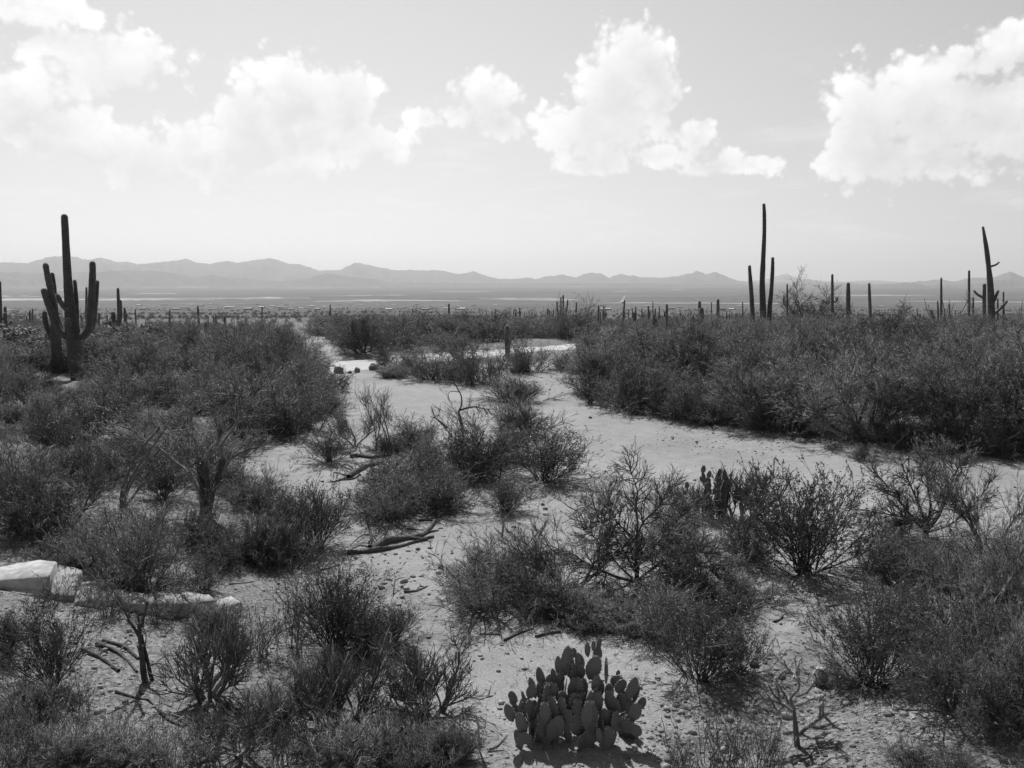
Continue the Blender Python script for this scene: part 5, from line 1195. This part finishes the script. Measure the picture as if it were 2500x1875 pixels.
wood('fallen_branch', 'tangle of dead dark branches at the left edge of the sand', 'branch', (750, 1060), [('limb', [(728, 1040), (745, 1045, .15), (765, 1058, .1), (785, 1068)], 5, 2), ('limb', [(735, 1050), (742, 1025, .3), (752, 1030, .35), (775, 1050, .1)], 4, 2), ('limb', [(728, 1022, .2), (745, 1028, .25), (760, 1048, .1), (770, 1065)], 4, 2), ('limb', [(740, 1060), (755, 1040, .2), (765, 1035, .15)], 4, 1.5)], M['bark'], lie=True, seed=16)
STICKS = [([(1022, 1273), (1050, 1271), (1076, 1279)], 6, 4, 'short dark stick lying above the fallen log'), ([(993, 1292), (1012, 1294), (1033, 1295)], 5, 3, 'thin stick lying just above the fallen log'), ([(986, 1447), (1015, 1444), (1043, 1432)], 7, 4, 'dark crooked stick by the sprawling bush'), ([(960, 1452), (966, 1438, .15), (985, 1428, .12)], 4, 2, 'bent twig standing out of the sand by the crooked stick'),
          ([(1308, 1557), (1335, 1548), (1369, 1544)], 8, 5, 'short log lying on the sandy clearing'), ([(1232, 1565), (1265, 1548), (1300, 1536)], 6, 4, 'forked stick left of the short log on the clearing'), ([(1170, 1549), (1200, 1549), (1226, 1551)], 4, 3, 'thin straight stick at the top of the clearing'),
          ([(2155, 1692), (2220, 1686), (2291, 1674)], 8, 5, 'long dark branch lying under the right bushes'), ([(2205, 1735), (2260, 1735), (2314, 1741)], 6, 4, 'straight stick on the gravel at lower right'), ([(1992, 1453), (2010, 1456), (2028, 1466)], 6, 4, 'short stick on the sand below the big creosote'), ([(2018, 1482), (2035, 1480), (2052, 1477)], 5, 3, 'little stick beside the open leafy creosote'),
          ([(1890, 1520), (1903, 1514), (1912, 1506)], 7, 3, 'small dark branch stub on the gravel path'), ([(283, 1690), (330, 1705), (362, 1710), (385, 1732), (415, 1760), (450, 1775)], 8, 5, 'long crooked branch on the gravel slope at lower left'), ([(0, 1580), (35, 1568), (85, 1555)], 9, 6, 'dark branch at the left edge behind the creosote'), ([(200, 1590), (240, 1605), (290, 1640)], 11, 8, 'thick weathered branch lying left of the snag'), ([(235, 1575), (290, 1595), (335, 1642)], 11, 7, 'thick branch lying against the foot of the snag'), ([(250, 1565), (300, 1580), (338, 1610)], 8, 6, 'dark branch running under the snag'),
          ([(1190, 1832), (1215, 1822), (1237, 1795)], 5, 3, 'dark twig at the left foot of the prickly pear'), ([(1190, 1836), (1210, 1834), (1231, 1833)], 4, 3, 'short twig at the bottom left of the prickly pear'), ([(780, 1393), (800, 1389), (830, 1380)], 6, 4, 'stick on the sand at the left below the log'), ([(560, 1428), (590, 1425), (620, 1420)], 5, 3, 'stick on the slope right of the slabs'),
          ([(1935, 1868), (1975, 1850), (2020, 1848)], 7, 5, 'dark branch lying right of the branching cholla'), ([(2230, 1800), (2270, 1810), (2300, 1835)], 6, 4, 'fallen twig at the lower right')]
for k, (pts, a, b, lab) in enumerate(STICKS):
    wood('fallen_branch', lab, 'branch', pts[0][:2], [('limb', pts, a, b)] + ([('twig', [pts[1], (pts[1][0] + 12, pts[1][1] - 8, .04), (pts[1][0] + 22, pts[1][1] - 9)], a * .5, b * .5)] if a > 5 else []), M['log'], lie=True, seed=40 + k, group='sticks and branches on the ground')
wood('pale_stick', 'bleached white stick standing upright left of the prickly pear', 'stick', (1172, 1836), [('stick', [(1172, 1838), (1169, 1795), (1166, 1750)], 4.5, 4)], M['pale_dead'], seed=70)
wood('pale_stick', 'bleached forked stick at the head of the sandy clearing', 'stick', (1300, 1527), [('stick', [(1303, 1528), (1300, 1512), (1292, 1502)], 5, 4), ('stick', [(1282, 1526), (1290, 1512), (1297, 1500)], 5, 3)], M['pale_dead'], seed=71)
wood('cholla_cactus', 'branching buckhorn cholla with bare crooked arms in the lower right', 'cactus', (1945, 1822),
     [('stem', [(1946, 1826), (1944, 1790), (1940, 1755), (1938, 1725)], 14.4, 8.2), ('branch', [(1950, 1795), (1975, 1770), (2000, 1755), (2012, 1745)], 8.8, 6.0), ('branch', [(2000, 1757), (2003, 1735), (2000, 1725)], 6.4, 4.5), ('branch', [(2010, 1748), (2030, 1765), (2034, 1778)], 6.4, 4.5), ('branch', [(1975, 1772), (1990, 1778), (2020, 1780)], 5.6, 3.8),
      ('branch', [(1938, 1730), (1930, 1705, -.1), (1948, 1685, -.1), (1950, 1660, -.1), (1935, 1645, -.1), (1922, 1630, -.1), (1915, 1612, -.1)], 8.0, 3.8), ('branch', [(1948, 1660, -.1), (1943, 1648, -.1), (1946, 1638, -.1)], 4.8, 3.0), ('branch', [(1940, 1740), (1915, 1722, .1), (1890, 1712, .1), (1862, 1705, .1), (1842, 1708, .1)], 7.2, 3.8), ('branch', [(1905, 1718, .1), (1900, 1690, .1), (1893, 1655, .1)], 5.6, 3.8),
      ('branch', [(1945, 1700, -.1), (1970, 1690), (1985, 1670), (2000, 1652), (1992, 1640)], 6.4, 3.8), ('branch', [(1938, 1725), (1960, 1715, .1), (1990, 1705, .1), (2015, 1715, .1)], 6.4, 3.8), ('branch', [(1990, 1706, .1), (2005, 1700, .1), (2018, 1712, .1)], 4.0, 3.0), ('branch', [(1925, 1718), (1918, 1700), (1905, 1680), (1898, 1668)], 5.6, 3.8), ('branch', [(1915, 1722, .1), (1902, 1735, .1), (1890, 1730, .1)], 4.8, 3.0), ('branch', [(1870, 1706, .1), (1860, 1715, .1), (1850, 1722, .1)], 4.0, 2.2), ('branch', [(1955, 1790), (1972, 1800), (1995, 1802)], 5.6, 3.8)], M['bare'], seed=73, spiny=True)

# ------------------------------------------------------------------ prickly pears, pad by pad
def pad_mesh(seed):
    rng = np.random.default_rng(seed); mb = MB(); n, m = 14, 7; V = []
    for j in range(m + 1):
        v = j / m; z = v
        wid = math.sin(math.pi * (v ** .82)) ** .62 * .5 * (.78 + .3 * v) if 0 < v < 1 else .0
        wid = max(wid, .07 if j == 0 else 0); tk = .075 * math.sin(math.pi * min(max(v, .06), .97)) ** .5
        for i in range(n):
            a = 2 * math.pi * i / n; ca, sa = math.cos(a), math.sin(a)
            V.append((wid * ca * (1 + rng.normal() * .012), tk * (abs(sa) ** .8) * (1 if sa > 0 else -1) + .05 * math.sin(v * 2 + seed), z + (.012 * ca * seed % .02)))
    F4 = [(j * n + i, j * n + (i + 1) % n, (j + 1) * n + (i + 1) % n, (j + 1) * n + i) for j in range(m) for i in range(n)]
    mb.add(V, F4)
    sp = MB(); k = 420; VV = np.array(V); s = rng.integers(n, len(VV) - n, k); edge = rng.random(k) < .75
    ii = np.where(edge, np.where(rng.random(k) < .5, 0, n // 2), rng.integers(0, n, k)); jj = rng.integers(1, m, k); B = VV[jj * n + ii]; Dn = nrm(np.stack([B[:, 0] * .6, B[:, 1] * 4, (B[:, 2] - .5) * .8], -1) + rng.normal(size=(k, 3)) * .4)
    top = rng.random(k) < .3; B[top] = VV[m * n] * 1.0 + np.stack([rng.uniform(-.28, .28, top.sum()), np.zeros(top.sum()), -rng.uniform(.02, .12, top.sum())], -1)
    spikes(sp, B, Dn, rng.uniform(.04, .10, k), np.full(k, .006), rng)
    return mb.mesh('pad', M['pad'], True), sp.mesh('pad_spines', M['spine'])
PADS = [pad_mesh(k) for k in range(4)]
def prickly(base, pads, label, Y0, span, ori=(0, 0), sc_=1.0, big=1.0):
    """pads as (centre x, centre y, width, height, turn) in the picture; depth from front row to back row of the clump"""
    Pg = G(*base); e = empty('prickly_pear', Pg); tag(e, label, 'cactus', 'prickly pears'); rnd = random.Random(len(pads))
    for pd in pads:
        cx, cy, w, h, rot = pd[:5]; back = pd[5] if len(pd) > 5 else 0
        px = ori[0] + cx / sc_; py = ori[1] + (cy + h * .62) / sc_         # foot of the pad
        f = (cy + h / 2 - span[0]) / (span[1] - span[0]); y = Pg[1] + Y0 * (1 - 2 * min(max(f, 0), 1)) + back
        q = at(px, py, y + rnd.uniform(-.04, .04)); t = depth(q); wm = w / sc_ * t / F; hm = h * 1.1 / sc_ * t / F / .88
        z = max(q[2] - TZ(q[0], q[1]), -.03)
        edge = w < h * .3
        me, sp = PADS[rnd.randrange(4)]
        o = obj('pad', me, e); o.location = (q[0] - Pg[0], q[1] - Pg[1], z + TZ(q[0], q[1]) - Pg[2])
        wr = wm / .8 * big
        if edge: wr = hm * .6
        o.scale = (wr, max(wr, hm * .5), hm * big); yaw = R(84) * rnd.choice((-1, 1)) if edge else rnd.choice((rnd.uniform(-.5, .5), rnd.uniform(-.5, .5), rnd.uniform(-.8, .8)))
        o.rotation_euler = (rnd.uniform(-.12, .2), R(rot), yaw)
        obj('spines', sp, o)
    return e
HERO = [(1265,285,55,140,-10),(1320,260,40,90,0),(1370,240,42,110,8),(1358,355,85,140,5),(1270,470,130,240,20),(1350,490,75,150,0),(1445,520,62,220,8),(1025,430,110,240,5),(1085,330,65,90,15),(1095,420,44,100,-10),(955,480,64,170,-5),(1150,410,58,140,5),(1195,420,72,130,0),
 (985,550,75,110,0),(1070,520,75,130,5),(1115,590,84,210,0),(1180,540,84,130,0),(775,600,82,190,-8),(700,710,64,180,-15),(865,660,100,140,-5),(910,580,52,150,-10),(620,740,85,130,20),(610,840,54,150,-15),(960,620,90,120,0),(900,760,74,170,0),(820,810,100,190,5),(745,830,64,130,0),(730,740,54,130,0),
 (450,790,64,80,-10),(460,840,72,100,0),(455,960,84,190,-20),(490,960,64,110,-10),(560,920,78,90,-10),(560,990,100,110,0),(575,1090,100,200,-12),(650,960,95,190,-5),(800,1000,100,240,0),(895,1010,110,280,-5),(960,900,78,130,10),(975,960,100,200,0),(1045,930,74,190,15),(975,820,90,140,5),(1015,720,44,150,5),
 (1085,720,100,180,10),(1120,830,90,120,-10),(1165,700,74,140,0),(1215,740,90,200,0),(1285,860,88,230,-5),(1335,660,85,150,5),(1400,720,64,140,0),(1350,790,54,130,0),(1515,860,100,200,-5),(1490,750,82,130,0),(1520,620,120,130,40),(1585,545,38,60,0),(1590,690,110,130,15),(1710,710,120,220,5),(1750,780,48,150,20),
 (1825,880,82,110,15),(1730,950,110,180,20),(1640,870,74,160,0),(1570,930,64,130,0),(1430,1010,90,130,5),(1530,1050,120,130,0),(1470,1175,85,100,10),(1425,1080,30,150,2),(1400,1230,54,120,-10),(640,1090,30,160,2),(682,1190,22,190,2),(620,1250,130,110,-30),(550,1270,120,150,-40),(1640,1100,130,120,30),(1740,1150,110,90,40),
 (1150,1000,110,240,0),(1240,1000,110,240,4),(1330,980,100,230,-6),(1040,1080,110,200,0),(940,1120,110,200,0),(760,1120,110,200,0),(860,1160,100,190,6),(1100,880,100,200,4),(1200,880,100,200,-4),(1560,1080,100,170,0),(1370,880,90,200,0),(1130,1110,110,170,0),(1290,1120,100,150,0)]
rq = random.Random(31)
ENV = ([420, 480, 600, 700, 780, 900, 1000, 1100, 1200, 1300, 1400, 1480, 1560, 1650, 1760, 1860], [800, 800, 760, 660, 580, 560, 420, 400, 420, 400, 420, 560, 640, 700, 760, 880])
for _ in range(22):        # the crowded inner pads between the ones that can be traced
    cx = rq.uniform(500, 1780); top = float(np.interp(cx, *ENV)); h = rq.uniform(130, 210); cy = rq.uniform(top + 110, 1190 - 60 * abs(cx - 1150) / 600)
    HERO.append((cx, cy, h * rq.uniform(.48, .62), h, rq.uniform(-16, 16), rq.uniform(.05, .25)))
pear = prickly((1420, 1800), HERO, 'big prickly pear clump of many upright pads on the sandy clearing', .26, (400, 1330), (1150, 1520), 4.424, 1.12)
for _ in range(30):        # the old lowest pads that stand on the sand and carry the rest
    me, sp = PADS[rq.randrange(4)]; a = rq.uniform(0, 6.28); r = rq.random() ** .5; o = obj('pad', me, pear); x, y = .58 * r * math.cos(a) + .03, .27 * r * math.sin(a) - .02; s_ = rq.uniform(.2, .3)
    o.location = (x, y, rq.choice((-.03, -.03, .12))); o.scale = (s_ * .62, s_ * .6, s_); o.rotation_euler = (rq.uniform(-.25, .25), x * .6 + rq.uniform(-.25, .25), rq.uniform(-.8, .8)); obj('spines', sp, o)
rp = random.Random(12)
def pear_stack(base, wpx, hpx, n, padh, label):
    """a small clump grown pad on pad: each pad stands on the rim of the one below"""
    Pg = G(*base); t = depth(Pg) / F; W_, H_ = wpx * t, hpx * t; e = empty('prickly_pear', Pg); tag(e, label, 'cactus', 'prickly pears')
    for _ in range(n):
        a = rp.uniform(0, 6.28); r = rp.random() ** .5; x, y, z = W_ * .42 * r * math.cos(a), W_ * .3 * r * math.sin(a), -.03; lean = x / W_ * .9
        while z < H_ * (1 - .5 * r * r) - padh * .5:
            h = padh * rp.uniform(.8, 1.15); me, sp = PADS[rp.randrange(4)]; o = obj('pad', me, e); rr = lean + rp.uniform(-.35, .35)
            o.location = (x, y, z); o.scale = (h * .62, h * .6, h); o.rotation_euler = (rp.uniform(-.2, .2), rr, rp.uniform(-1, 1)); obj('spines', sp, o)
            x += math.sin(rr) * h * .85; z += math.cos(rr) * h * .85
pear_stack((1745, 1262), 130, 125, 16, .17, 'prickly pear behind the large open palo verde by the wash')
pear_stack((826, 1060), 45, 42, 6, .13, 'little prickly pear on the left sand by the saplings')
put('bare', 1810, 1275, 170, 130, 'spiky cholla-like shrub right of the half-hidden prickly pear')
put('bare', 1700, 1262, 130, 80, 'thorny bare shrub left of the half-hidden prickly pear')
# barrel cactus
def barrel():
    P = G(2003, 1672); e = empty('barrel_cactus', P); tag(e, 'small round spiny barrel cactus under the right creosote', 'cactus'); s = depth(P) / F; r = 17 * s
    mb, sp = sag_tube([(0, 0, -.03, r * .8), (0, 0, r * .6, r), (0, 0, r * 1.3, r * .95), (0, 0, r * 1.5, r * .8)], 16, .03, 5, 1.5); obj('body', mb.mesh('barrel_body', M['sag'], True), e); obj('spines', sp.mesh('barrel_spines', M['spine']), e)
barrel()

# ------------------------------------------------------------------ stone slabs, rocks, gravel, litter
def block(pts, hz, label, tilt=0.0, mat='slab', seed=0):
    """a broken slab: top outline traced in the photo, real thickness, chipped edges"""
    rnd = random.Random(seed); c = np.mean(np.array(pts, float), 0); z0 = G(c[0], c[1] + 14)[2]; top = []
    n = len(pts); dense = []
    for i in range(n):
        a = np.array(pts[i], float); b = np.array(pts[(i + 1) % n], float); m = max(int(np.linalg.norm(b - a) / 9), 1)
        for k in range(m): dense.append(a + (b - a) * k / m + np.array([rnd.uniform(-1.3, 1.3), rnd.uniform(-.9, .9)]))
    for p in dense:
        d = ray(*p); t = (z0 + hz - EYE) / d[2]; top.append((d[0] * t, d[1] * t))
    T = np.array(top); tilt = rnd.uniform(-.12, .12); slope = rnd.uniform(-.02, .10); o = np.array([T[:, 0].mean(), T[:, 1].mean()]); L2 = T - o; m = len(L2)
    zt = hz + L2[:, 0] * tilt + L2[:, 1] * slope + (fbm(L2[:, 0] * 5, L2[:, 1] * 5 + seed, 3, seed) - .44) * .02; rings = []
    ins = L2 * (1 - .018 / np.maximum(np.linalg.norm(L2, axis=1, keepdims=True), .1))
    rings.append(np.concatenate([ins, (zt + .0)[:, None]], 1)); rings.append(np.concatenate([L2, (zt - .02)[:, None]], 1))
    for q in (.35, .7, 1.0):
        j = ((fbm(np.arange(m) * .7, np.full(m, q * 4 + seed), 3, seed) - .44) * .07)[:, None]; rings.append(np.concatenate([L2 * (1 - j), (zt * (1 - q) - .8 * q - .02)[:, None]], 1))
    cen = np.array([[0, 0, hz + .004]]); mb = MB(); V = np.concatenate([cen] + rings)
    mb.add(V, [(0, 1 + i, 1 + (i + 1) % m) for i in range(m)]); mb.add(np.zeros((0, 3)), np.zeros((0, 4), int)) if False else None
    Q = []
    for r in range(len(rings) - 1):
        for i in range(m): Q.append((1 + r * m + i, 1 + (r + 1) * m + i, 1 + (r + 1) * m + (i + 1) % m, 1 + r * m + (i + 1) % m))
    mb.f.append(np.array(Q, np.int32))
    me = mb.mesh('stone_slab', M[mat]); ob = obj('stone_slab', me); ob.location = (o[0], o[1], z0); tag(ob, label, 'slab', 'pale broken slabs on the slope'); return ob
T6 = lambda pts: [(x / 2.885, 1300 + y / 2.885) for x, y in pts]
block(T6([(-60, 235), (0, 220), (150, 205), (290, 202), (405, 228), (370, 275), (340, 335), (190, 325), (20, 320), (-60, 330)]), .20, 'largest pale slab at the left edge, humped top', .0, seed=1)
block(T6([(30, 335), (200, 330), (335, 345), (330, 425), (100, 420), (30, 390)]), .06, 'grey sloping slab in front of the largest one', .0, seed=2)
block(T6([(415, 245), (500, 250), (578, 268), (545, 330), (515, 425), (350, 415), (375, 320)]), .17, 'second pale slab, right of the humped one', .0, seed=3)
block(T6([(590, 345), (690, 345), (692, 470), (520, 480), (545, 380)]), .14, 'third pale slab behind the creosote stems', .0, seed=4)
block(T6([(695, 402), (795, 408), (815, 475), (700, 478)]), .11, 'small squarish slab fourth from the left', .0, seed=5)
block(T6([(800, 418), (1075, 424), (1095, 468), (985, 494), (870, 486)]), .15, 'long pale slab left of the cracked joint', .0, seed=6)
block(T6([(1092, 432), (1270, 434), (1330, 488), (1112, 500)]), .19, 'pale block right of the cracked joint', .0, seed=7)
block(T6([(1278, 427), (1480, 436), (1525, 464), (1335, 487)]), .15, 'pale block with rounded far corner near the end of the row', .0, seed=8)
block(T6([(1530, 480), (1630, 450), (1705, 488), (1515, 535)]), .07, 'low pale flagstone at the right end of the row', .0, seed=9)
# low wall at the far left
def low_wall():
    a, b = G(-70, 912), G(44, 908); w = MB(); cp = MB(); d = nrm((b - a)[None])[0]; nn = np.array([-d[1], d[0], 0]); t = .2
    def bx(mb, p, q, z0, z1, th):
        V = [p - nn * th, q - nn * th, q + nn * th, p + nn * th]; V = [np.array([v[0], v[1], z]) for z in (z0, z1) for v in V]; mb.add(np.array(V) - a, [(0, 3, 2, 1), (4, 5, 6, 7), (0, 1, 5, 4), (1, 2, 6, 5), (2, 3, 7, 6), (3, 0, 4, 7)])
    z0 = min(a[2], b[2]) - .3; z1 = a[2] + .48
    bx(w, a, b, z0, z1, t); bx(cp, a - d * .05, b + d * .05, z1 + .003, z1 + .08, t + .06)
    e = empty('low_wall', a); tag(e, 'low stone wall with a pale cap at the left edge', 'wall'); obj('wall_body', w.mesh('low_wall_body', M['dark_rock']), e); obj('cap', cp.mesh('low_wall_cap', M['slab']), e)
low_wall()
def ico(sub, seed, sq=(1, 1, .65), amp=.35):
    import bmesh
    bm = bmesh.new(); bmesh.ops.create_icosphere(bm, subdivisions=sub, radius=.5); rnd = random.Random(seed); off = Vector((rnd.uniform(0, 50), rnd.uniform(0, 50), 0))
    for v in bm.verts:
        n_ = mnoise.noise(v.co * 2.2 + off) * amp + mnoise.noise(v.co * 5 + off) * amp * .35; v.co = Vector((v.co.x * sq[0], v.co.y * sq[1], v.co.z * sq[2])) * (1 + n_)
    me = bpy.data.meshes.new('rock'); bm.to_mesh(me); bm.free(); return me
ROCKS = [ico(2, k, (1, rp.uniform(.7, 1), rp.uniform(.5, .8))) for k in range(6)]
for k, r_ in enumerate(ROCKS): r_.materials.append(M['rock'])
DROCK = [ico(2, 20 + k, (1, .9, .75), .25) for k in range(3)]
for r_ in DROCK: r_.materials.append(M['dark_rock'])
def rock(px, py, w, lab, group=None, dark=False, k=None, zs=1.0, name='rock'):
    P = G(px, py); s = w * depth(P) / F; me = rp.choice(DROCK if dark else ROCKS); o = obj(name, me); o.location = (P[0], P[1], P[2] + s * .14 * zs); o.scale = (s, s * rp.uniform(.8, 1.1), s * zs * rp.uniform(.85, 1.1)); o.rotation_euler = (rp.uniform(-.2, .2), rp.uniform(-.2, .2), rp.uniform(0, 6.28)); tag(o, lab, 'rock', group); return o
for (x, y, w, zs, lab) in [(828, 911, 27, 1.2, 'long rounded boulder at the near road edge'), (854, 912, 11, 1.3, 'smallest boulder between two larger ones at the road edge'), (872, 909, 15, 1.7, 'upright round boulder at the road edge'), (913, 903, 28, 1.2, 'boulder under the brush right of the road-edge row'), (770, 910, 27, 1.3, 'boulder half hidden by bush left of the road-edge row')]:
    rock(x, y, w, lab, 'boulders along the road', True, zs=zs, name='boulder')
NAMED = [(1953, 1080, 27, .9, 'bright angular rock on the stone bar of the far bank'), (1876, 1168, 24, .5, 'flat pale rock on the sand behind the big creosote'), (1905, 1169, 10, .8, 'small dark rock right of the flat pale one'), (2010, 1183, 20, .5, 'flat pale rock at the top of the big creosote'), (1637, 1035, 14, .6, 'pale flat rock on the open sand below the right bank'), (2130, 1282, 26, .6, 'flat pale rock beside the airy palo verde'), (2155, 1284, 14, .7, 'small rock right of the flat one by the airy palo verde'),
         (1076, 1750, 16, .7, 'rock'), (1220, 1730, 14, .8, 'pale stone above and left of the prickly pear'), (1172, 1738, 9, .9, 'small pale stone over the white stick'), (1325, 1233, 14, .7, 'topmost of three pale stones beside the small dark bush'), (1331, 1243, 13, .7, 'middle of three pale stones beside the small dark bush'), (1330, 1257, 12, .6, 'lowest of three pale stones beside the small dark bush'), (1254, 1287, 17, .7, 'upper pale stone behind the fork-topped sapling'), (1243, 1300, 20, .6, 'broad pale stone behind the fork-topped sapling'), (1212, 1306, 10, .7, 'little stone left of the fork-topped sapling'),
         (1075, 1750, 10, .8, 'x'), (1077, 1748, 13, .9, 'x'), (1842, 1626, 26, .8, 'dark angular rock at the foot of the compact creosote'), (1812, 1632, 22, .7, 'rock left of the dark angular one by the compact creosote'), (1868, 1620, 12, .8, 'small rock right of the dark angular one'), (1996, 1690, 26, .8, 'pale angular rock below the barrel cactus'), (2033, 1702, 15, .7, 'rock right of the pale angular one below the barrel cactus'), (2062, 1690, 14, .7, 'small rock under the right creosote edge'), (1940, 1615, 14, .7, 'stone in the middle of the gravel path'), (1908, 1610, 12, .6, 'flat stone on the gravel path'), (1947, 1655, 18, .7, 'pale stone behind the branching cholla'),
         (1591, 1802, 13, .8, 'dark stone right of the prickly pear shadow'), (1596, 1820, 14, .7, 'stone below the prickly pear shadow at right'), (932, 1437, 17, .8, 'pale stone at the tip of the dense dark creosote'), (1076, 1387, 16, .9, 'dark pointed stone on the sand left of the sprawling bush'), (995, 1412, 16, .7, 'left stone of a little pile on the sand'), (1008, 1408, 16, .9, 'tallest stone of a little pile on the sand'), (1028, 1406, 18, .5, 'flat stone of a little pile on the sand'), (1047, 1452, 10, .8, 'small dark stone by the crooked stick'), (940, 1353, 15, .6, 'pale stone under the middle of the fallen log'), (966, 1353, 13, .6, 'flat white stone before the fallen log'), (1020, 1342, 13, .8, 'dark stone under the right end of the fallen log'), (996, 1346, 13, .8, 'stone beneath the fallen log'), (1050, 1338, 16, .7, 'stone at the right of the fallen log'), (890, 1372, 14, .4, 'flat white chip on the sand below the log'),
         (1441, 1021, 10, .9, 'dark stone out on the open sand'), (1425, 1100, 7, .8, 'tiny stone on the open sand by the round bush'), (230, 1792, 14, .7, 'pale stone on the gravel slope at lower left'), (255, 1570, 10, .7, 'small pale stone behind the snag'), (28, 1822, 14, .7, 'dark stone in the lower left corner'), (2440, 1133, 14, .6, 'pale stone at the right end of the sand'), (836, 939, 10, .4, 'flat stone on the sand below the boulders')]
for (x, y, w, zs, lab) in NAMED:
    if lab in ('x', 'rock'): continue
    rock(x, y, w, lab, 'stones lying on the sand', 'dark' in lab, zs=zs)
for k in range(46):      # the stone bar along the far bank
    f = rp.random(); x = 1680 + f * 430; y = 1030 + f * 62 + rp.uniform(-14, 12); rock(x, y, rp.uniform(5, 13), 'loose stone of the stony bar along the far bank of the wash', 'stones of the far bank bar', rp.random() < .35, zs=.8)
for k in range(36):
    x, y = rp.choice([(rp.uniform(1580, 2250), rp.uniform(1700, 1860)), (rp.uniform(1850, 2080), rp.uniform(1620, 1720)), (rp.uniform(1400, 1640), rp.uniform(1780, 1870))]); rock(x, y, rp.uniform(7, 15), 'loose stone on the gravelly ground around the lower right cholla', 'stones of the lower right gravel', rp.random() < .4, zs=.75)
def gravel():
    rng = np.random.default_rng(5); base = np.array([v.co[:] for v in ico(1, 3).vertices]); me = ico(1, 3); fc = np.array([p.vertices[:] for p in me.polygons]); mb = MB()
    spots = []
    for (n, x0, x1, y0, y1) in [(2600, 0, 2500, 1000, 1880), (1500, 1400, 2500, 1640, 1880), (600, 0, 900, 1400, 1880), (700, 1600, 2150, 1015, 1110), (500, 1100, 1500, 880, 960), (600, 900, 1500, 1230, 1480), (400, 1300, 1460, 870, 940)]:
        for _ in range(n): spots.append((rng.uniform(x0, x1), rng.uniform(y0, y1), x0))
    dd = np.stack([ray(a, b) for a, b, _ in spots]); t = -EYE / dd[:, 2]
    for _ in range(4): t = (terrain(dd[:, 0] * t, dd[:, 1] * t) - EYE) / dd[:, 2]
    X, Y = dd[:, 0] * t, dd[:, 1] * t; Z = terrain(X, Y); n = len(X)
    s = np.exp(rng.normal(-3.9, .62, n)) * (1 + .012 * Y); s = np.minimum(s, .14)
    th = rng.uniform(0, 6.28, n); ct, st = np.cos(th), np.sin(th)
    b = base[None] * s[:, None, None] * np.stack([rng.uniform(.7, 1.4, n), rng.uniform(.7, 1.2, n), rng.uniform(.6, 1.2, n)], -1)[:, None]
    V = np.stack([b[..., 0] * ct[:, None] - b[..., 1] * st[:, None] + X[:, None], b[..., 0] * st[:, None] + b[..., 1] * ct[:, None] + Y[:, None], b[..., 2] + (Z + s * .12)[:, None]], -1)
    mb.add(V, (fc[None] + (np.arange(n) * len(base))[:, None, None]).reshape(-1, 3)); bpy.data.meshes.remove(me)
    o = obj('gravel', mb.mesh('gravel', M['gravel'])); tag(o, 'small loose gravel strewn over the sand and slopes', 'gravel', kind='stuff')
    # dry twigs and grass stubs
    mb = MB(); n = 9000; px = rng.uniform(0, 2500, n); py = rng.uniform(1080, 1880, n); dd = np.stack([ray(a, c) for a, c in zip(px, py)]); t = -EYE / dd[:, 2]
    for _ in range(4): t = (terrain(dd[:, 0] * t, dd[:, 1] * t) - EYE) / dd[:, 2]
    X, Y = dd[:, 0] * t, dd[:, 1] * t
    ins = inside(X, Y, WASH) & (pdist(X, Y, WASH) > .7); keep = ~ins | (rng.random(n) < .3); X, Y = X[keep], Y[keep]; n = len(X)
    az = rng.uniform(0, 6.28, n); el = np.where(rng.random(n) < .75, rng.uniform(-.02, .12, n), rng.uniform(.4, 1.4, n)); D = np.stack([np.cos(az) * np.cos(el), np.sin(az) * np.cos(el), np.sin(el)], -1)
    spikes(mb, np.stack([X, Y, terrain(X, Y) + .012], -1), D, rng.uniform(.05, .32, n) * np.where(el > .3, .6, 1), rng.uniform(.002, .006, n), rng)
    o = obj('twig_litter', mb.mesh('twig_litter', M['litter'])); tag(o, 'fallen dry twigs and grass stubs scattered over the ground', 'litter', kind='stuff')
gravel()
print('PLANTS', COUNT)
